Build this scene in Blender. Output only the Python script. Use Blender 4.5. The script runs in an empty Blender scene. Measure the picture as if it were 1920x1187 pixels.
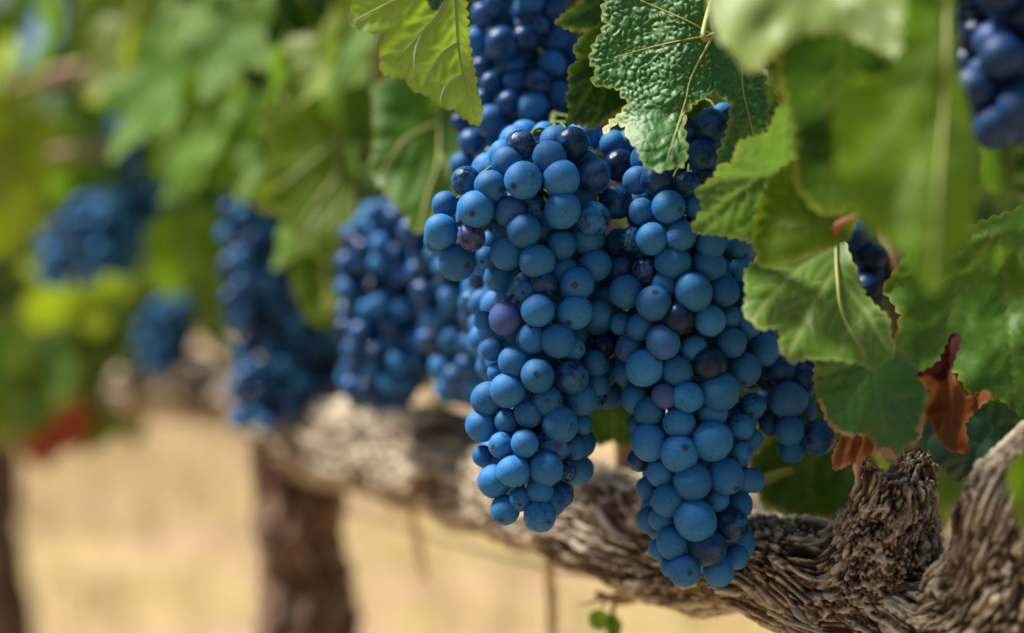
import bpy, math, random, time
import numpy as np
from mathutils import Vector, Matrix
from mathutils.geometry import delaunay_2d_cdt

R = math.radians
T0 = time.time()
random.seed(7)
rng = np.random.default_rng(7)
S = bpy.context.scene
COL = S.collection

# ------------------------------------------------------------------ camera
HC = 0.80                       # camera height above the ground
FPX = 50.0 / 36.0 * 1920.0      # focal length in photograph pixels
cam_d = bpy.data.cameras.new('camera')
cam = bpy.data.objects.new('camera', cam_d)
COL.objects.link(cam)
cam.location = (0, 0, HC)
cam.rotation_euler = (R(90), 0, 0)
cam_d.lens = 50
cam_d.sensor_width = 36
cam_d.clip_start = 0.02
cam_d.clip_end = 2000
cam_d.dof.use_dof = True
cam_d.dof.focus_distance = 0.603
cam_d.dof.aperture_fstop = 2.5
cam_d.dof.aperture_blades = 0
S.camera = cam

# ------------------------------------------------------------------ light
SUN = Vector((-0.52, 0.08, 0.85)).normalized()
w = bpy.data.worlds.new('World')
S.world = w
w.use_nodes = True
nt = w.node_tree
sky = nt.nodes.new('ShaderNodeTexSky')
sky.sky_type = 'NISHITA'
sky.sun_disc = False
sky.sun_elevation = math.asin(SUN.z)
sky.sun_rotation = math.atan2(SUN.x, SUN.y)
sky.air_density = 1.0
sky.dust_density = 1.0
bg = nt.nodes['Background']
bg.inputs['Strength'].default_value = 0.065
nt.links.new(sky.outputs[0], bg.inputs['Color'])
sun_d = bpy.data.lights.new('sun', 'SUN')
sun_d.energy = 5.0
sun_d.angle = R(14.0)
sun_d.color = (1.0, 0.94, 0.84)
sun = bpy.data.objects.new('sun', sun_d)
COL.objects.link(sun)
sun.rotation_euler = SUN.to_track_quat('Z', 'Y').to_euler()
sun.location = (-3, 1, 5)

S.view_settings.view_transform = 'Standard'
S.view_settings.look = 'None'
S.view_settings.exposure = 0.92
S.view_settings.gamma = 1.0
S.render.engine = 'CYCLES'
S.cycles.use_denoising = True
S.cycles.max_bounces = 6
S.cycles.diffuse_bounces = 2
S.cycles.transmission_bounces = 4
S.cycles.caustics_reflective = False
S.cycles.caustics_refractive = False

# ------------------------------------------------------------------ helpers
def at(x, y, Y):
    """photograph pixel at distance Y -> point of the place"""
    return np.array(((x - 960.0) / FPX * Y, Y, HC - (y - 593.5) / FPX * Y))

def at_many(x, y, Y):
    return np.stack(((x - 960.0) / FPX * Y, Y, HC - (y - 593.5) / FPX * Y), 1)

def tag(o, label, cat, group=None, kind=None):
    o['label'] = label
    o['category'] = cat
    if group: o['group'] = group
    if kind: o['kind'] = kind
    return o

def empty(name, loc, label, cat, group=None):
    o = bpy.data.objects.new(name, None)
    o.empty_display_size = 0.02
    COL.objects.link(o)
    o.location = loc
    return tag(o, label, cat, group)

def mesh_obj(name, verts, faces, mat, parent=None, origin=None, smooth=True, attrs=None):
    v = np.asarray(verts, dtype=float)
    if origin is not None and parent is None:
        v = v - np.asarray(origin)
    elif parent is not None:
        v = v - np.asarray(parent.location)
    me = bpy.data.meshes.new(name)
    me.from_pydata(v.tolist(), [], [list(map(int, f)) for f in faces])
    if smooth:
        me.polygons.foreach_set('use_smooth', [True] * len(me.polygons))
    if attrs:
        for k, a in attrs.items():
            at_ = me.attributes.new(k, 'FLOAT', 'POINT')
            at_.data.foreach_set('value', np.asarray(a, dtype=np.float32))
    me.update()
    for m in (mat if isinstance(mat, (list, tuple)) else [mat]):
        me.materials.append(m)
    o = bpy.data.objects.new(name, me)
    COL.objects.link(o)
    if parent is not None:
        o.parent = parent
    elif origin is not None:
        o.location = origin
    return o

def tube(points, radii, seg=8, cap=True):
    """tapered tube along points -> verts, faces"""
    P = np.asarray(points, float)
    n = len(P)
    V, F = [], []
    up = None
    for i in range(n):
        t = P[min(i + 1, n - 1)] - P[max(i - 1, 0)]
        t = t / (np.linalg.norm(t) + 1e-12)
        if up is None:
            up = np.array((0, 0, 1.0)) if abs(t[2]) < .9 else np.array((1.0, 0, 0))
        a = np.cross(t, up); a /= np.linalg.norm(a) + 1e-12
        b = np.cross(a, t); up = b
        for k in range(seg):
            th = 2 * math.pi * k / seg
            V.append(P[i] + radii[i] * (math.cos(th) * a + math.sin(th) * b))
    for i in range(n - 1):
        for k in range(seg):
            k2 = (k + 1) % seg
            F.append((i * seg + k, i * seg + k2, (i + 1) * seg + k2, (i + 1) * seg + k))
    if cap:
        F.append(tuple(range(seg - 1, -1, -1)))
        F.append(tuple((n - 1) * seg + k for k in range(seg)))
    return V, F

def join(parts):
    V, F = [], []
    for v, f in parts:
        o = len(V)
        V.extend(v)
        F.extend([tuple(i + o for i in q) for q in f])
    return V, F

def smooth_path(pts, n):
    """Catmull-Rom through rows of pts (any number of columns)"""
    P = np.asarray(pts, float)
    P = np.vstack((2 * P[0] - P[1], P, 2 * P[-1] - P[-2]))
    m = len(P) - 3
    out = []
    for q in np.linspace(0, m - 1e-6, n):
        i = int(q); t = q - i
        a, b, c, d = P[i], P[i + 1], P[i + 2], P[i + 3]
        out.append(.5 * ((2 * b) + (c - a) * t + (2 * a - 5 * b + 4 * c - d) * t * t + (3 * b - a - 3 * c + d) * t ** 3))
    return np.array(out)

def _hash(ix, iy, iz, seed):
    h = (ix.astype(np.int64) * 374761393 + iy.astype(np.int64) * 668265263 + iz.astype(np.int64) * 2147483647 + seed * 1274126177) & 0xffffffff
    h = ((h ^ (h >> 13)) * 1274126177) & 0xffffffff
    h = (h ^ (h >> 16)) & 0xffffffff
    return (h / 4294967295.0).astype(np.float32)

def vnoise(p, seed=0):
    """value noise 0..1 at rows of p"""
    p = np.asarray(p, np.float32)
    i = np.floor(p); f = p - i
    f = f * f * (3 - 2 * f)
    i = i.astype(np.int64)
    r = 0
    for dx in (0, 1):
        wx = f[:, 0] if dx else 1 - f[:, 0]
        for dy in (0, 1):
            wy = f[:, 1] if dy else 1 - f[:, 1]
            for dz in (0, 1):
                wz = f[:, 2] if dz else 1 - f[:, 2]
                r = r + wx * wy * wz * _hash(i[:, 0] + dx, i[:, 1] + dy, i[:, 2] + dz, seed)
    return r

def fbm(p, oct=4, seed=0):
    r, a, tot = 0, 1.0, 0
    for k in range(oct):
        r = r + a * vnoise(p * (2 ** k), seed + k); tot += a; a *= .5
    return r / tot

# ------------------------------------------------------------------ materials
class N:
    """tiny node-tree helper"""
    def __init__(s, name):
        s.m = bpy.data.materials.new(name)
        s.m.use_nodes = True
        s.t = s.m.node_tree
        s.b = s.t.nodes['Principled BSDF']
        s.out = s.t.nodes['Material Output']
    def n(s, typ, **kw):
        nd = s.t.nodes.new('ShaderNode' + typ)
        for k, v in kw.items():
            if hasattr(nd, k): setattr(nd, k, v)
            else: nd.inputs[k.replace('_', ' ')].default_value = v
        return nd
    def l(s, a, b): s.t.links.new(a, b)
    def noise(s, vec, scale, detail=3, rough=.55, dist=0):
        nd = s.n('TexNoise'); nd.inputs['Scale'].default_value = scale
        nd.inputs['Detail'].default_value = detail; nd.inputs['Roughness'].default_value = rough
        nd.inputs['Distortion'].default_value = dist
        if vec is not None: s.l(vec, nd.inputs['Vector'])
        return nd.outputs['Fac']
    def ramp(s, fac, stops):
        nd = s.n('ValToRGB'); cr = nd.color_ramp
        while len(cr.elements) < len(stops): cr.elements.new(.5)
        for e, (p, c) in zip(cr.elements, stops):
            e.position = p
            e.color = (c, c, c, 1) if isinstance(c, (int, float)) else (*c, 1)
        s.l(fac, nd.inputs['Fac'])
        return nd.outputs['Color']
    def mix(s, fac, a, b, mode='MIX'):
        nd = s.n('Mix', data_type='RGBA', blend_type=mode)
        for sock, v in ((nd.inputs[0], fac), (nd.inputs[6], a), (nd.inputs[7], b)):
            if hasattr(v, 'links') or isinstance(v, bpy.types.NodeSocket): s.l(v, sock)
            elif isinstance(v, (int, float)): sock.default_value = v
            else: sock.default_value = (*v, 1)
        return nd.outputs[2]
    def math(s, op, a, b=None, clamp=False):
        nd = s.n('Math', operation=op, use_clamp=clamp)
        for sock, v in ((nd.inputs[0], a), (nd.inputs[1], b)):
            if v is None: continue
            if isinstance(v, bpy.types.NodeSocket): s.l(v, sock)
            else: sock.default_value = v
        return nd.outputs[0]
    def bump(s, h, strength, dist):
        nd = s.n('Bump'); nd.inputs['Strength'].default_value = strength
        nd.inputs['Distance'].default_value = dist
        s.l(h, nd.inputs['Height']); s.l(nd.outputs[0], s.b.inputs['Normal'])
        return nd

def mat_grape(name, bloom, deep, specks=True, rbl=.60, thr=(.18, .33)):
    q = N(name)
    tc = q.n('TexCoord'); oi = q.n('ObjectInfo')
    r1 = oi.outputs['Random']
    off = q.n('VectorMath', operation='SCALE'); off.inputs[0].default_value = (37, 53, 71); q.l(r1, off.inputs['Scale'])
    add = q.n('VectorMath', operation='ADD'); q.l(tc.outputs['Object'], add.inputs[0]); q.l(off.outputs[0], add.inputs[1])
    v = add.outputs[0]
    n1 = q.noise(v, 1.5, 5, .6, .4)
    n2 = q.noise(v, 5.5, 4, .65)
    # how much of the bloom is rubbed off differs from berry to berry
    rr = q.math('FRACT', q.math('MULTIPLY', r1, 17.31))
    lift = q.math('MULTIPLY', q.math('POWER', rr, 3.0), 0.30)
    f = q.math('ADD', q.math('ADD', q.math('MULTIPLY', n1, .75), q.math('MULTIPLY', n2, .25)), q.math('MULTIPLY', lift, -1.0))
    bl = q.ramp(f, [(thr[0], 0.0), (thr[1], 1.0)])
    tone = q.math('ADD', q.math('MULTIPLY', n2, .7), .62)
    fr2 = q.math('FRACT', q.math('MULTIPLY', r1, 41.7))
    tone = q.math('MULTIPLY', tone, q.math('ADD', q.math('MULTIPLY', fr2, .45), .78))
    tn = q.n('CombineColor')
    for k in range(3): q.l(tone, tn.inputs[k])
    bcol = q.mix(1.0, bloom, tn.outputs[0], 'MULTIPLY')
    # a slight hue drift to violet on some berries
    fr3 = q.math('FRACT', q.math('MULTIPLY', r1, 91.3))
    bcol = q.mix(q.math('MULTIPLY', q.math('POWER', fr3, 12.0), .35), bcol, (0.06, 0.085, 0.30))
    col = q.mix(bl, deep, bcol)
    # stylar scar at the berry's pole
    nz = q.n('VectorMath', operation='NORMALIZE'); q.l(tc.outputs['Object'], nz.inputs[0])
    sep = q.n('SeparateXYZ'); q.l(nz.outputs[0], sep.inputs[0])
    zz = q.math('ADD', sep.outputs[2], q.math('MULTIPLY', q.math('SUBTRACT', n2, .5), .02))
    on = q.ramp(q.math('FRACT', q.math('MULTIPLY', r1, 7.77)), [(.50, 0.0), (.51, 1.0)])
    scar = q.math('MULTIPLY', q.ramp(zz, [(.989, 0.0), (.994, 1.0)]), on)
    ring = q.math('MULTIPLY', q.ramp(zz, [(.972, 0.0), (.988, .55), (1.0, .8)]), on)
    col = q.mix(ring, col, (0.012, 0.03, 0.07))
    col = q.mix(scar, col, (0.008, 0.008, 0.012))
    col = q.mix(q.math('MULTIPLY', q.ramp(zz, [(.9965, 0.0), (.9985, 1.0)]), on), col, (0.10, 0.055, 0.035))
    rough = q.mix(bl, (.17,) * 3, (rbl,) * 3)
    if specks:
        vo = q.n('TexVoronoi'); vo.inputs['Scale'].default_value = 3.4; q.l(v, vo.inputs['Vector'])
        sp = q.ramp(vo.outputs['Distance'], [(.11, 1.0), (.19, 0.0)])
        sp = q.math('MULTIPLY', sp, q.ramp(q.noise(v, 2.2, 1), [(.45, 0.0), (.52, 1.0)]))
        col = q.mix(q.math('MULTIPLY', sp, .85), col, (0.012, 0.016, 0.03))
        # corky brown flecks and dark scratches
        rk = q.ramp(q.noise(v, 4.2, 5, .7), [(.685, 0.0), (.71, 1.0)])
        col = q.mix(rk, col, (0.20, 0.095, 0.055))
        st = q.n('Mapping'); q.l(v, st.inputs[0]); st.inputs['Scale'].default_value = (2.2, 9.0, 2.2); st.inputs['Rotation'].default_value = (.6, .3, .9)
        sc = q.ramp(q.noise(st.outputs[0], 1.3, 3, .6), [(.67, 0.0), (.70, 1.0)])
        col = q.mix(q.math('MULTIPLY', sc, .8), col, (0.014, 0.022, 0.045))
        rough = q.mix(rk, rough, (.8,) * 3)
    q.l(col, q.b.inputs['Base Color']); q.l(rough, q.b.inputs['Roughness'])
    q.b.inputs['Specular IOR Level'].default_value = .24
    q.bump(q.noise(v, 14, 4, .7), .12, .04)
    return q.m

BLOOM = (0.017, 0.136, 0.365)
DEEP = (0.006, 0.018, 0.055)
M_GRAPE = mat_grape('grape_skin', BLOOM, DEEP)
M_GRAPE_P = mat_grape('grape_skin_violet', (0.042, 0.080, 0.25), (0.02, 0.012, 0.045))
M_GRAPE_C = mat_grape('grape_skin_full_bloom', (0.021, 0.152, 0.395), DEEP, thr=(.05, .17))
M_GRAPE_K = mat_grape('grape_skin_shaded', (0.007, 0.040, 0.135), (0.004, 0.012, 0.040), rbl=.5, thr=(.22, .45))  # dark skin with the shade on a bunch put into its colour
M_GRAPE_D = mat_grape('grape_skin_rubbed_shaded', (0.012, 0.085, 0.26), (0.005, 0.020, 0.062), rbl=.36, thr=(.33, .56))  # rubbed berries; also painted shade for the blurred bunches left of centre

def mat_leaf(name, front, trans, vein, rim=(0.30, 0.33, 0.05), tfac=.40, rough=.42, spec=.5, mott=.35, dry=None):
    q = N(name)
    tc = q.n('TexCoord'); oi = q.n('ObjectInfo')
    geo = q.n('NewGeometry')
    v = tc.outputs['Object']
    n1 = q.noise(v, 28, 4, .6)
    n2 = q.noise(v, 170, 3, .6)
    k = q.math('ADD', q.math('MULTIPLY', n1, mott * 1.5), q.math('ADD', q.math('MULTIPLY', n2, mott * .7), 1 - mott * 1.1))
    k = q.math('MULTIPLY', k, q.math('ADD', q.math('MULTIPLY', oi.outputs['Random'], .4), .8))
    kc = q.n('CombineColor')
    for i in range(3): q.l(k, kc.inputs[i])
    av = q.n('Attribute'); av.attribute_name = 'vein'
    ar = q.n('Attribute'); ar.attribute_name = 'rim'
    fv = q.math('MULTIPLY', av.outputs['Fac'], .8)
    base = q.mix(1.0, front, kc.outputs[0], 'MULTIPLY')
    base = q.mix(fv, base, vein)
    rimf = q.math('MULTIPLY', ar.outputs['Fac'], q.ramp(q.noise(v, 45, 3), [(.35, .25), (.6, 1.0)]))
    base = q.mix(rimf, base, rim)
    tr = q.mix(1.0, trans, kc.outputs[0], 'MULTIPLY')
    tr = q.mix(q.math('MULTIPLY', fv, .6), tr, vein)
    tr = q.mix(rimf, tr, rim)
    if dry:
        ad = q.n('Attribute'); ad.attribute_name = 'dry'
        nd_ = q.noise(v, 70, 3)
        fd = q.ramp(q.math('ADD', ad.outputs['Fac'], q.math('MULTIPLY', q.math('SUBTRACT', nd_, .5), .5)), [(.45, 0.0), (.6, 1.0)])
        base = q.mix(fd, base, dry); tr = q.mix(fd, tr, dry)
    # sparse necrotic specks
    vo = q.n('TexVoronoi'); vo.inputs['Scale'].default_value = 75; q.l(v, vo.inputs['Vector'])
    spk = q.math('MULTIPLY', q.ramp(vo.outputs['Distance'], [(.10, 1.0), (.17, 0.0)]), q.ramp(q.noise(v, 22, 2), [(.58, 0.0), (.64, 1.0)]))
    base = q.mix(q.math('MULTIPLY', spk, .7), base, (0.16, 0.12, 0.05))
    q.l(base, q.b.inputs['Base Color'])
    q.b.inputs['Roughness'].default_value = rough
    q.b.inputs['Specular IOR Level'].default_value = spec
    bp = q.bump(n2, .25, .0012)
    t = q.n('BsdfTranslucent'); q.l(tr, t.inputs['Color'])
    ms = q.n('MixShader'); ms.inputs[0].default_value = tfac
    q.l(q.b.outputs[0], ms.inputs[1]); q.l(t.outputs[0], ms.inputs[2]); q.l(ms.outputs[0], q.out.inputs['Surface'])
    return q.m

L_PALE = mat_leaf('leaf_pale_soft_green', (0.24, 0.34, 0.085), (0.25, 0.38, 0.06), (0.36, 0.42, 0.20), tfac=.45, rough=.5, spec=.4)
L_FAR = mat_leaf('leaf_far_green', (0.070, 0.190, 0.012), (0.20, 0.40, 0.008), (0.2, 0.30, 0.08), rim=(0.2, 0.3, 0.04), tfac=.42, rough=.6, spec=.18)
L_FARS = mat_leaf('leaf_far_soft_green', (0.085, 0.215, 0.012), (0.30, 0.52, 0.010), (0.25, 0.34, 0.1), rim=(0.2, 0.3, 0.04), tfac=.38, rough=.6, spec=.22)
L_SOFT = mat_leaf('leaf_soft_green', (0.100, 0.215, 0.022), (0.20, 0.36, 0.03), (0.30, 0.38, 0.13), rim=(0.36, 0.42, 0.12), tfac=.35, rough=.48, spec=.34)
L_MID = mat_leaf('leaf_mid_green', (0.046, 0.150, 0.010), (0.15, 0.32, 0.012), (0.20, 0.26, 0.07), rough=.5, spec=.32)
L_LIGHT = mat_leaf('leaf_pale_underside', (0.190, 0.320, 0.040), (0.42, 0.62, 0.030), (0.42, 0.46, 0.20), tfac=.45, rough=.55, spec=.35)
L_BLUE = mat_leaf('leaf_blistered_green', (0.026, 0.165, 0.024), (0.06, 0.26, 0.02), (0.26, 0.32, 0.07), rim=(0.32, 0.36, 0.06), tfac=.22, rough=.52, spec=.5)
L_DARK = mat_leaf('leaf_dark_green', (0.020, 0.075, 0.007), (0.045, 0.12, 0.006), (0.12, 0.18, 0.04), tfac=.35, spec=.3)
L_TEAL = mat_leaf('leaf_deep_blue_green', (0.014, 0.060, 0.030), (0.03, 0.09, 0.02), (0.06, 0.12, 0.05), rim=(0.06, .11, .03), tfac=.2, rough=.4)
L_SHEEN = mat_leaf('leaf_greyish_green', (0.066, 0.180, 0.024), (0.16, 0.32, 0.03), (0.20, 0.30, 0.10), rim=(0.28, 0.36, 0.06), tfac=.35, rough=.45, spec=.36)
L_YEL = mat_leaf('leaf_yellow_green', (0.160, 0.250, 0.008), (0.46, 0.60, 0.008), (0.30, 0.34, 0.06), tfac=.5)
L_OLIVE = mat_leaf('leaf_olive_green', (0.090, 0.170, 0.008), (0.30, 0.42, 0.008), (0.22, 0.28, 0.05), tfac=.5, spec=.28, rough=.55)
L_EDGE = mat_leaf('leaf_with_scorched_edge', (0.035, 0.125, 0.020), (0.09, 0.22, 0.015), (0.10, 0.19, 0.05), rim=(0.20, 0.18, 0.06), tfac=.3, dry=(0.36, 0.22, 0.10))
L_FRONT = mat_leaf('leaf_fresh_green', (0.075, 0.180, 0.006), (0.22, 0.40, 0.006), (0.24, 0.33, 0.09), rim=(0.16, .26, .02), tfac=.5, spec=.28)
L_RUST = mat_leaf('leaf_rusty', (0.16, 0.060, 0.020), (0.26, 0.075, 0.018), (0.20, 0.06, 0.03), rim=(0.42, 0.16, 0.07), tfac=.4, rough=.7, spec=.2, dry=(0.050, 0.008, 0.010))
L_DRY = mat_leaf('leaf_dried_tan', (0.50, 0.22, 0.105), (0.48, 0.19, 0.08), (0.34, 0.13, 0.06), rim=(0.62, 0.38, 0.22), tfac=.3, rough=.75, spec=.2)
L_RED = mat_leaf('leaf_red', (0.26, 0.050, 0.030), (0.40, 0.065, 0.025), (0.2, 0.05, 0.03), rim=(0.3, 0.1, 0.04), tfac=.4, rough=.6)

def mat_plain(name, col, col2, scale=60, rough=.7, bump=.2, bdist=.001, spec=.3):
    q = N(name)
    tc = q.n('TexCoord')
    n1 = q.noise(tc.outputs['Object'], scale, 4, .6)
    q.l(q.ramp(n1, [(.3, col), (.7, col2)]), q.b.inputs['Base Color'])
    q.b.inputs['Roughness'].default_value = rough
    q.b.inputs['Specular IOR Level'].default_value = spec
    q.bump(n1, bump, bdist)
    return q.m

M_STEM = mat_plain('green_stem', (0.06, 0.11, 0.012), (0.13, 0.17, 0.025), 120)
M_VEIN = mat_plain('leaf_vein_pale', (0.27, 0.38, 0.09), (0.36, 0.45, 0.15), 90, .5)
M_VEIN_Y = mat_plain('leaf_vein_yellow', (0.28, 0.32, 0.07), (0.38, 0.40, 0.12), 90, .5)
M_PINK = mat_plain('pink_stalk', (0.30, 0.075, 0.075), (0.24, 0.12, 0.06), 90, .5)
M_CANE = mat_plain('brown_cane', (0.20, 0.11, 0.055), (0.34, 0.21, 0.12), 70, .6)
M_STAKE = mat_plain('weathered_stake', (0.42, 0.31, 0.17), (0.52, 0.40, 0.24), 60, .8)
M_WIRE = mat_plain('galvanised_wire', (0.22, 0.26, 0.29), (0.36, 0.41, 0.44), 200, .45)

def mat_bark(name, dark, mid, light, red):
    q = N(name)
    tc = q.n('TexCoord')
    a = q.n('Attribute'); a.attribute_name = 'fibre'
    a2 = q.n('Attribute'); a2.attribute_name = 'strand'
    v = tc.outputs['Object']
    n1 = q.noise(v, 22, 4, .6); n2 = q.noise(v, 420, 4, .7)
    f = q.math('ADD', q.math('MULTIPLY', a2.outputs['Fac'], .75), q.math('MULTIPLY', n2, .25))
    col = q.ramp(f, [(.36, dark), (.50, mid), (.66, light)])
    rd = q.math('MULTIPLY', q.ramp(n1, [(.50, 0.0), (.66, 1.0)]), q.ramp(a.outputs['Fac'], [(.25, .9), (.6, .25)]))
    col = q.mix(q.math('MULTIPLY', rd, .7), col, red)
    q.l(col, q.b.inputs['Base Color'])
    q.b.inputs['Roughness'].default_value = .85
    q.b.inputs['Specular IOR Level'].default_value = .2
    h = q.math('ADD', q.math('MULTIPLY', a2.outputs['Fac'], 1.0), q.math('MULTIPLY', n2, .35))
    q.bump(h, .5, .0022)
    return q.m

M_BARK = mat_bark('vine_bark', (0.035, 0.022, 0.016), (0.20, 0.152, 0.108), (0.54, 0.475, 0.365), (0.17, 0.075, 0.045))
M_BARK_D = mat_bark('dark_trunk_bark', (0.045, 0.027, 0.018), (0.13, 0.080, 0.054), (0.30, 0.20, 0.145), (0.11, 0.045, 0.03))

# ------------------------------------------------------------------ ground
def mat_ground():
    q = N('dry_vineyard_ground')
    tc = q.n('TexCoord'); v = tc.outputs['Object']
    n1 = q.noise(v, 1.1, 5, .6); n2 = q.noise(v, 5, 4, .6); n3 = q.noise(v, 60, 4, .7)
    straw = q.ramp(n3, [(.3, (0.34, 0.235, 0.115)), (.7, (0.50, 0.365, 0.19))])
    green = q.ramp(n3, [(.3, (0.18, 0.21, 0.05)), (.7, (0.40, 0.38, 0.12))])
    soil = q.ramp(n3, [(.3, (0.36, 0.22, 0.145)), (.7, (0.50, 0.325, 0.225))])
    c = q.mix(q.ramp(n2, [(.52, 0.0), (.66, 1.0)]), straw, green)
    c = q.mix(q.ramp(n1, [(.46, 0.0), (.56, 1.0)]), c, soil)
    q.l(c, q.b.inputs['Base Color']); q.b.inputs['Roughness'].default_value = .95
    q.b.inputs['Specular IOR Level'].default_value = .1
    q.bump(n3, .6, .02)
    return q.m

g = mesh_obj('ground', [(-400, -60, 0), (400, -60, 0), (400, 700, 0), (-400, 700, 0)], [(0, 1, 2, 3)], mat_ground(), smooth=False)
g['kind'] = 'structure'
g['label'] = 'dry straw coloured vineyard floor'

# row geometry: this row runs from the near right away to the far left
ROW0 = np.array((0.187, 0.56)); RD = np.array((-0.507, 0.862)); RN = np.array((0.862, 0.507))
def row(t, n, z): p = ROW0 + RD * t + RN * n; return np.array((p[0], p[1], z))

# dry grass blades between the rows (one uncountable mass)
def grass():
    V, F = [], []
    n = 9000
    t = rng.uniform(1.5, 14, n); s = rng.uniform(-2.2, 2.6, n)
    for i in range(n):
        p = row(t[i], s[i], 0)
        clump = vnoise(np.array([[p[0] * 1.3, p[1] * 1.3, 0]]), 5)[0]
        if clump < .35: continue
        for k in range(3):
            h = rng.uniform(.03, .10) * (0.5 + clump); a = rng.uniform(0, 6.28); l = rng.uniform(.2, .9) * h
            b = p + np.array((rng.normal(0, .02), rng.normal(0, .02), 0))
            d = np.array((math.cos(a), math.sin(a), 0)); e = np.array((-d[1], d[0], 0)) * .0025
            o = len(V)
            V += [b - e, b + e, b + d * l * .4 + e * .7 + (0, 0, h * .7), b + d * l * .4 - e * .7 + (0, 0, h * .7), b + d * l + (0, 0, h)]
            F += [(o, o + 1, o + 2, o + 3), (o + 3, o + 2, o + 4)]
    q = N('straw_blades'); tc = q.n('TexCoord')
    n1 = q.noise(tc.outputs['Object'], 2.2, 3)
    q.l(q.ramp(n1, [(.42, (0.48, 0.355, 0.17)), (.60, (0.30, 0.32, 0.08))]), q.b.inputs['Base Color']); q.b.inputs['Roughness'].default_value = .8
    o = mesh_obj('dry_grass', V, F, q.m, smooth=False)
    tag(o, 'short straw coloured dry grass on the vineyard floor', 'grass', kind='stuff')
grass()

# wooded hill closing the distance
def hill():
    V, F = [], []
    nx, ny = 90, 14
    xs = np.linspace(-260, 260, nx)
    for j in range(ny):
        for i in range(nx):
            y = 90 + j * 14
            z = 38 * (1 - math.exp(-j * .30)) * (.75 + .5 * vnoise(np.array([[xs[i] * .02, y * .02, 3]]), 9)[0]) + 2.5 * vnoise(np.array([[xs[i] * .25, y * .25, 1]]), 4)[0] - 1.5
            V.append((xs[i], y, z))
    for j in range(ny - 1):
        for i in range(nx - 1):
            a = j * nx + i
            F.append((a, a + 1, a + nx + 1, a + nx))
    q = N('wooded_hillside'); tc = q.n('TexCoord')
    q.l(q.ramp(q.noise(tc.outputs['Object'], .25, 5), [(.35, (0.02, 0.045, 0.012)), (.65, (0.07, 0.11, 0.025))]), q.b.inputs['Base Color'])
    q.b.inputs['Roughness'].default_value = .9
    o = mesh_obj('hills', V, F, q.m)
    o['kind'] = 'structure'
hill()

# ------------------------------------------------------------------ wood: vine arms with fibrous bark
def skel(px):
    """rows x,y,Y,r -> metric points + radius"""
    a = np.array(px, float)
    return np.hstack((at_many(a[:, 0], a[:, 1], a[:, 2]), a[:, 3:4]))

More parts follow.
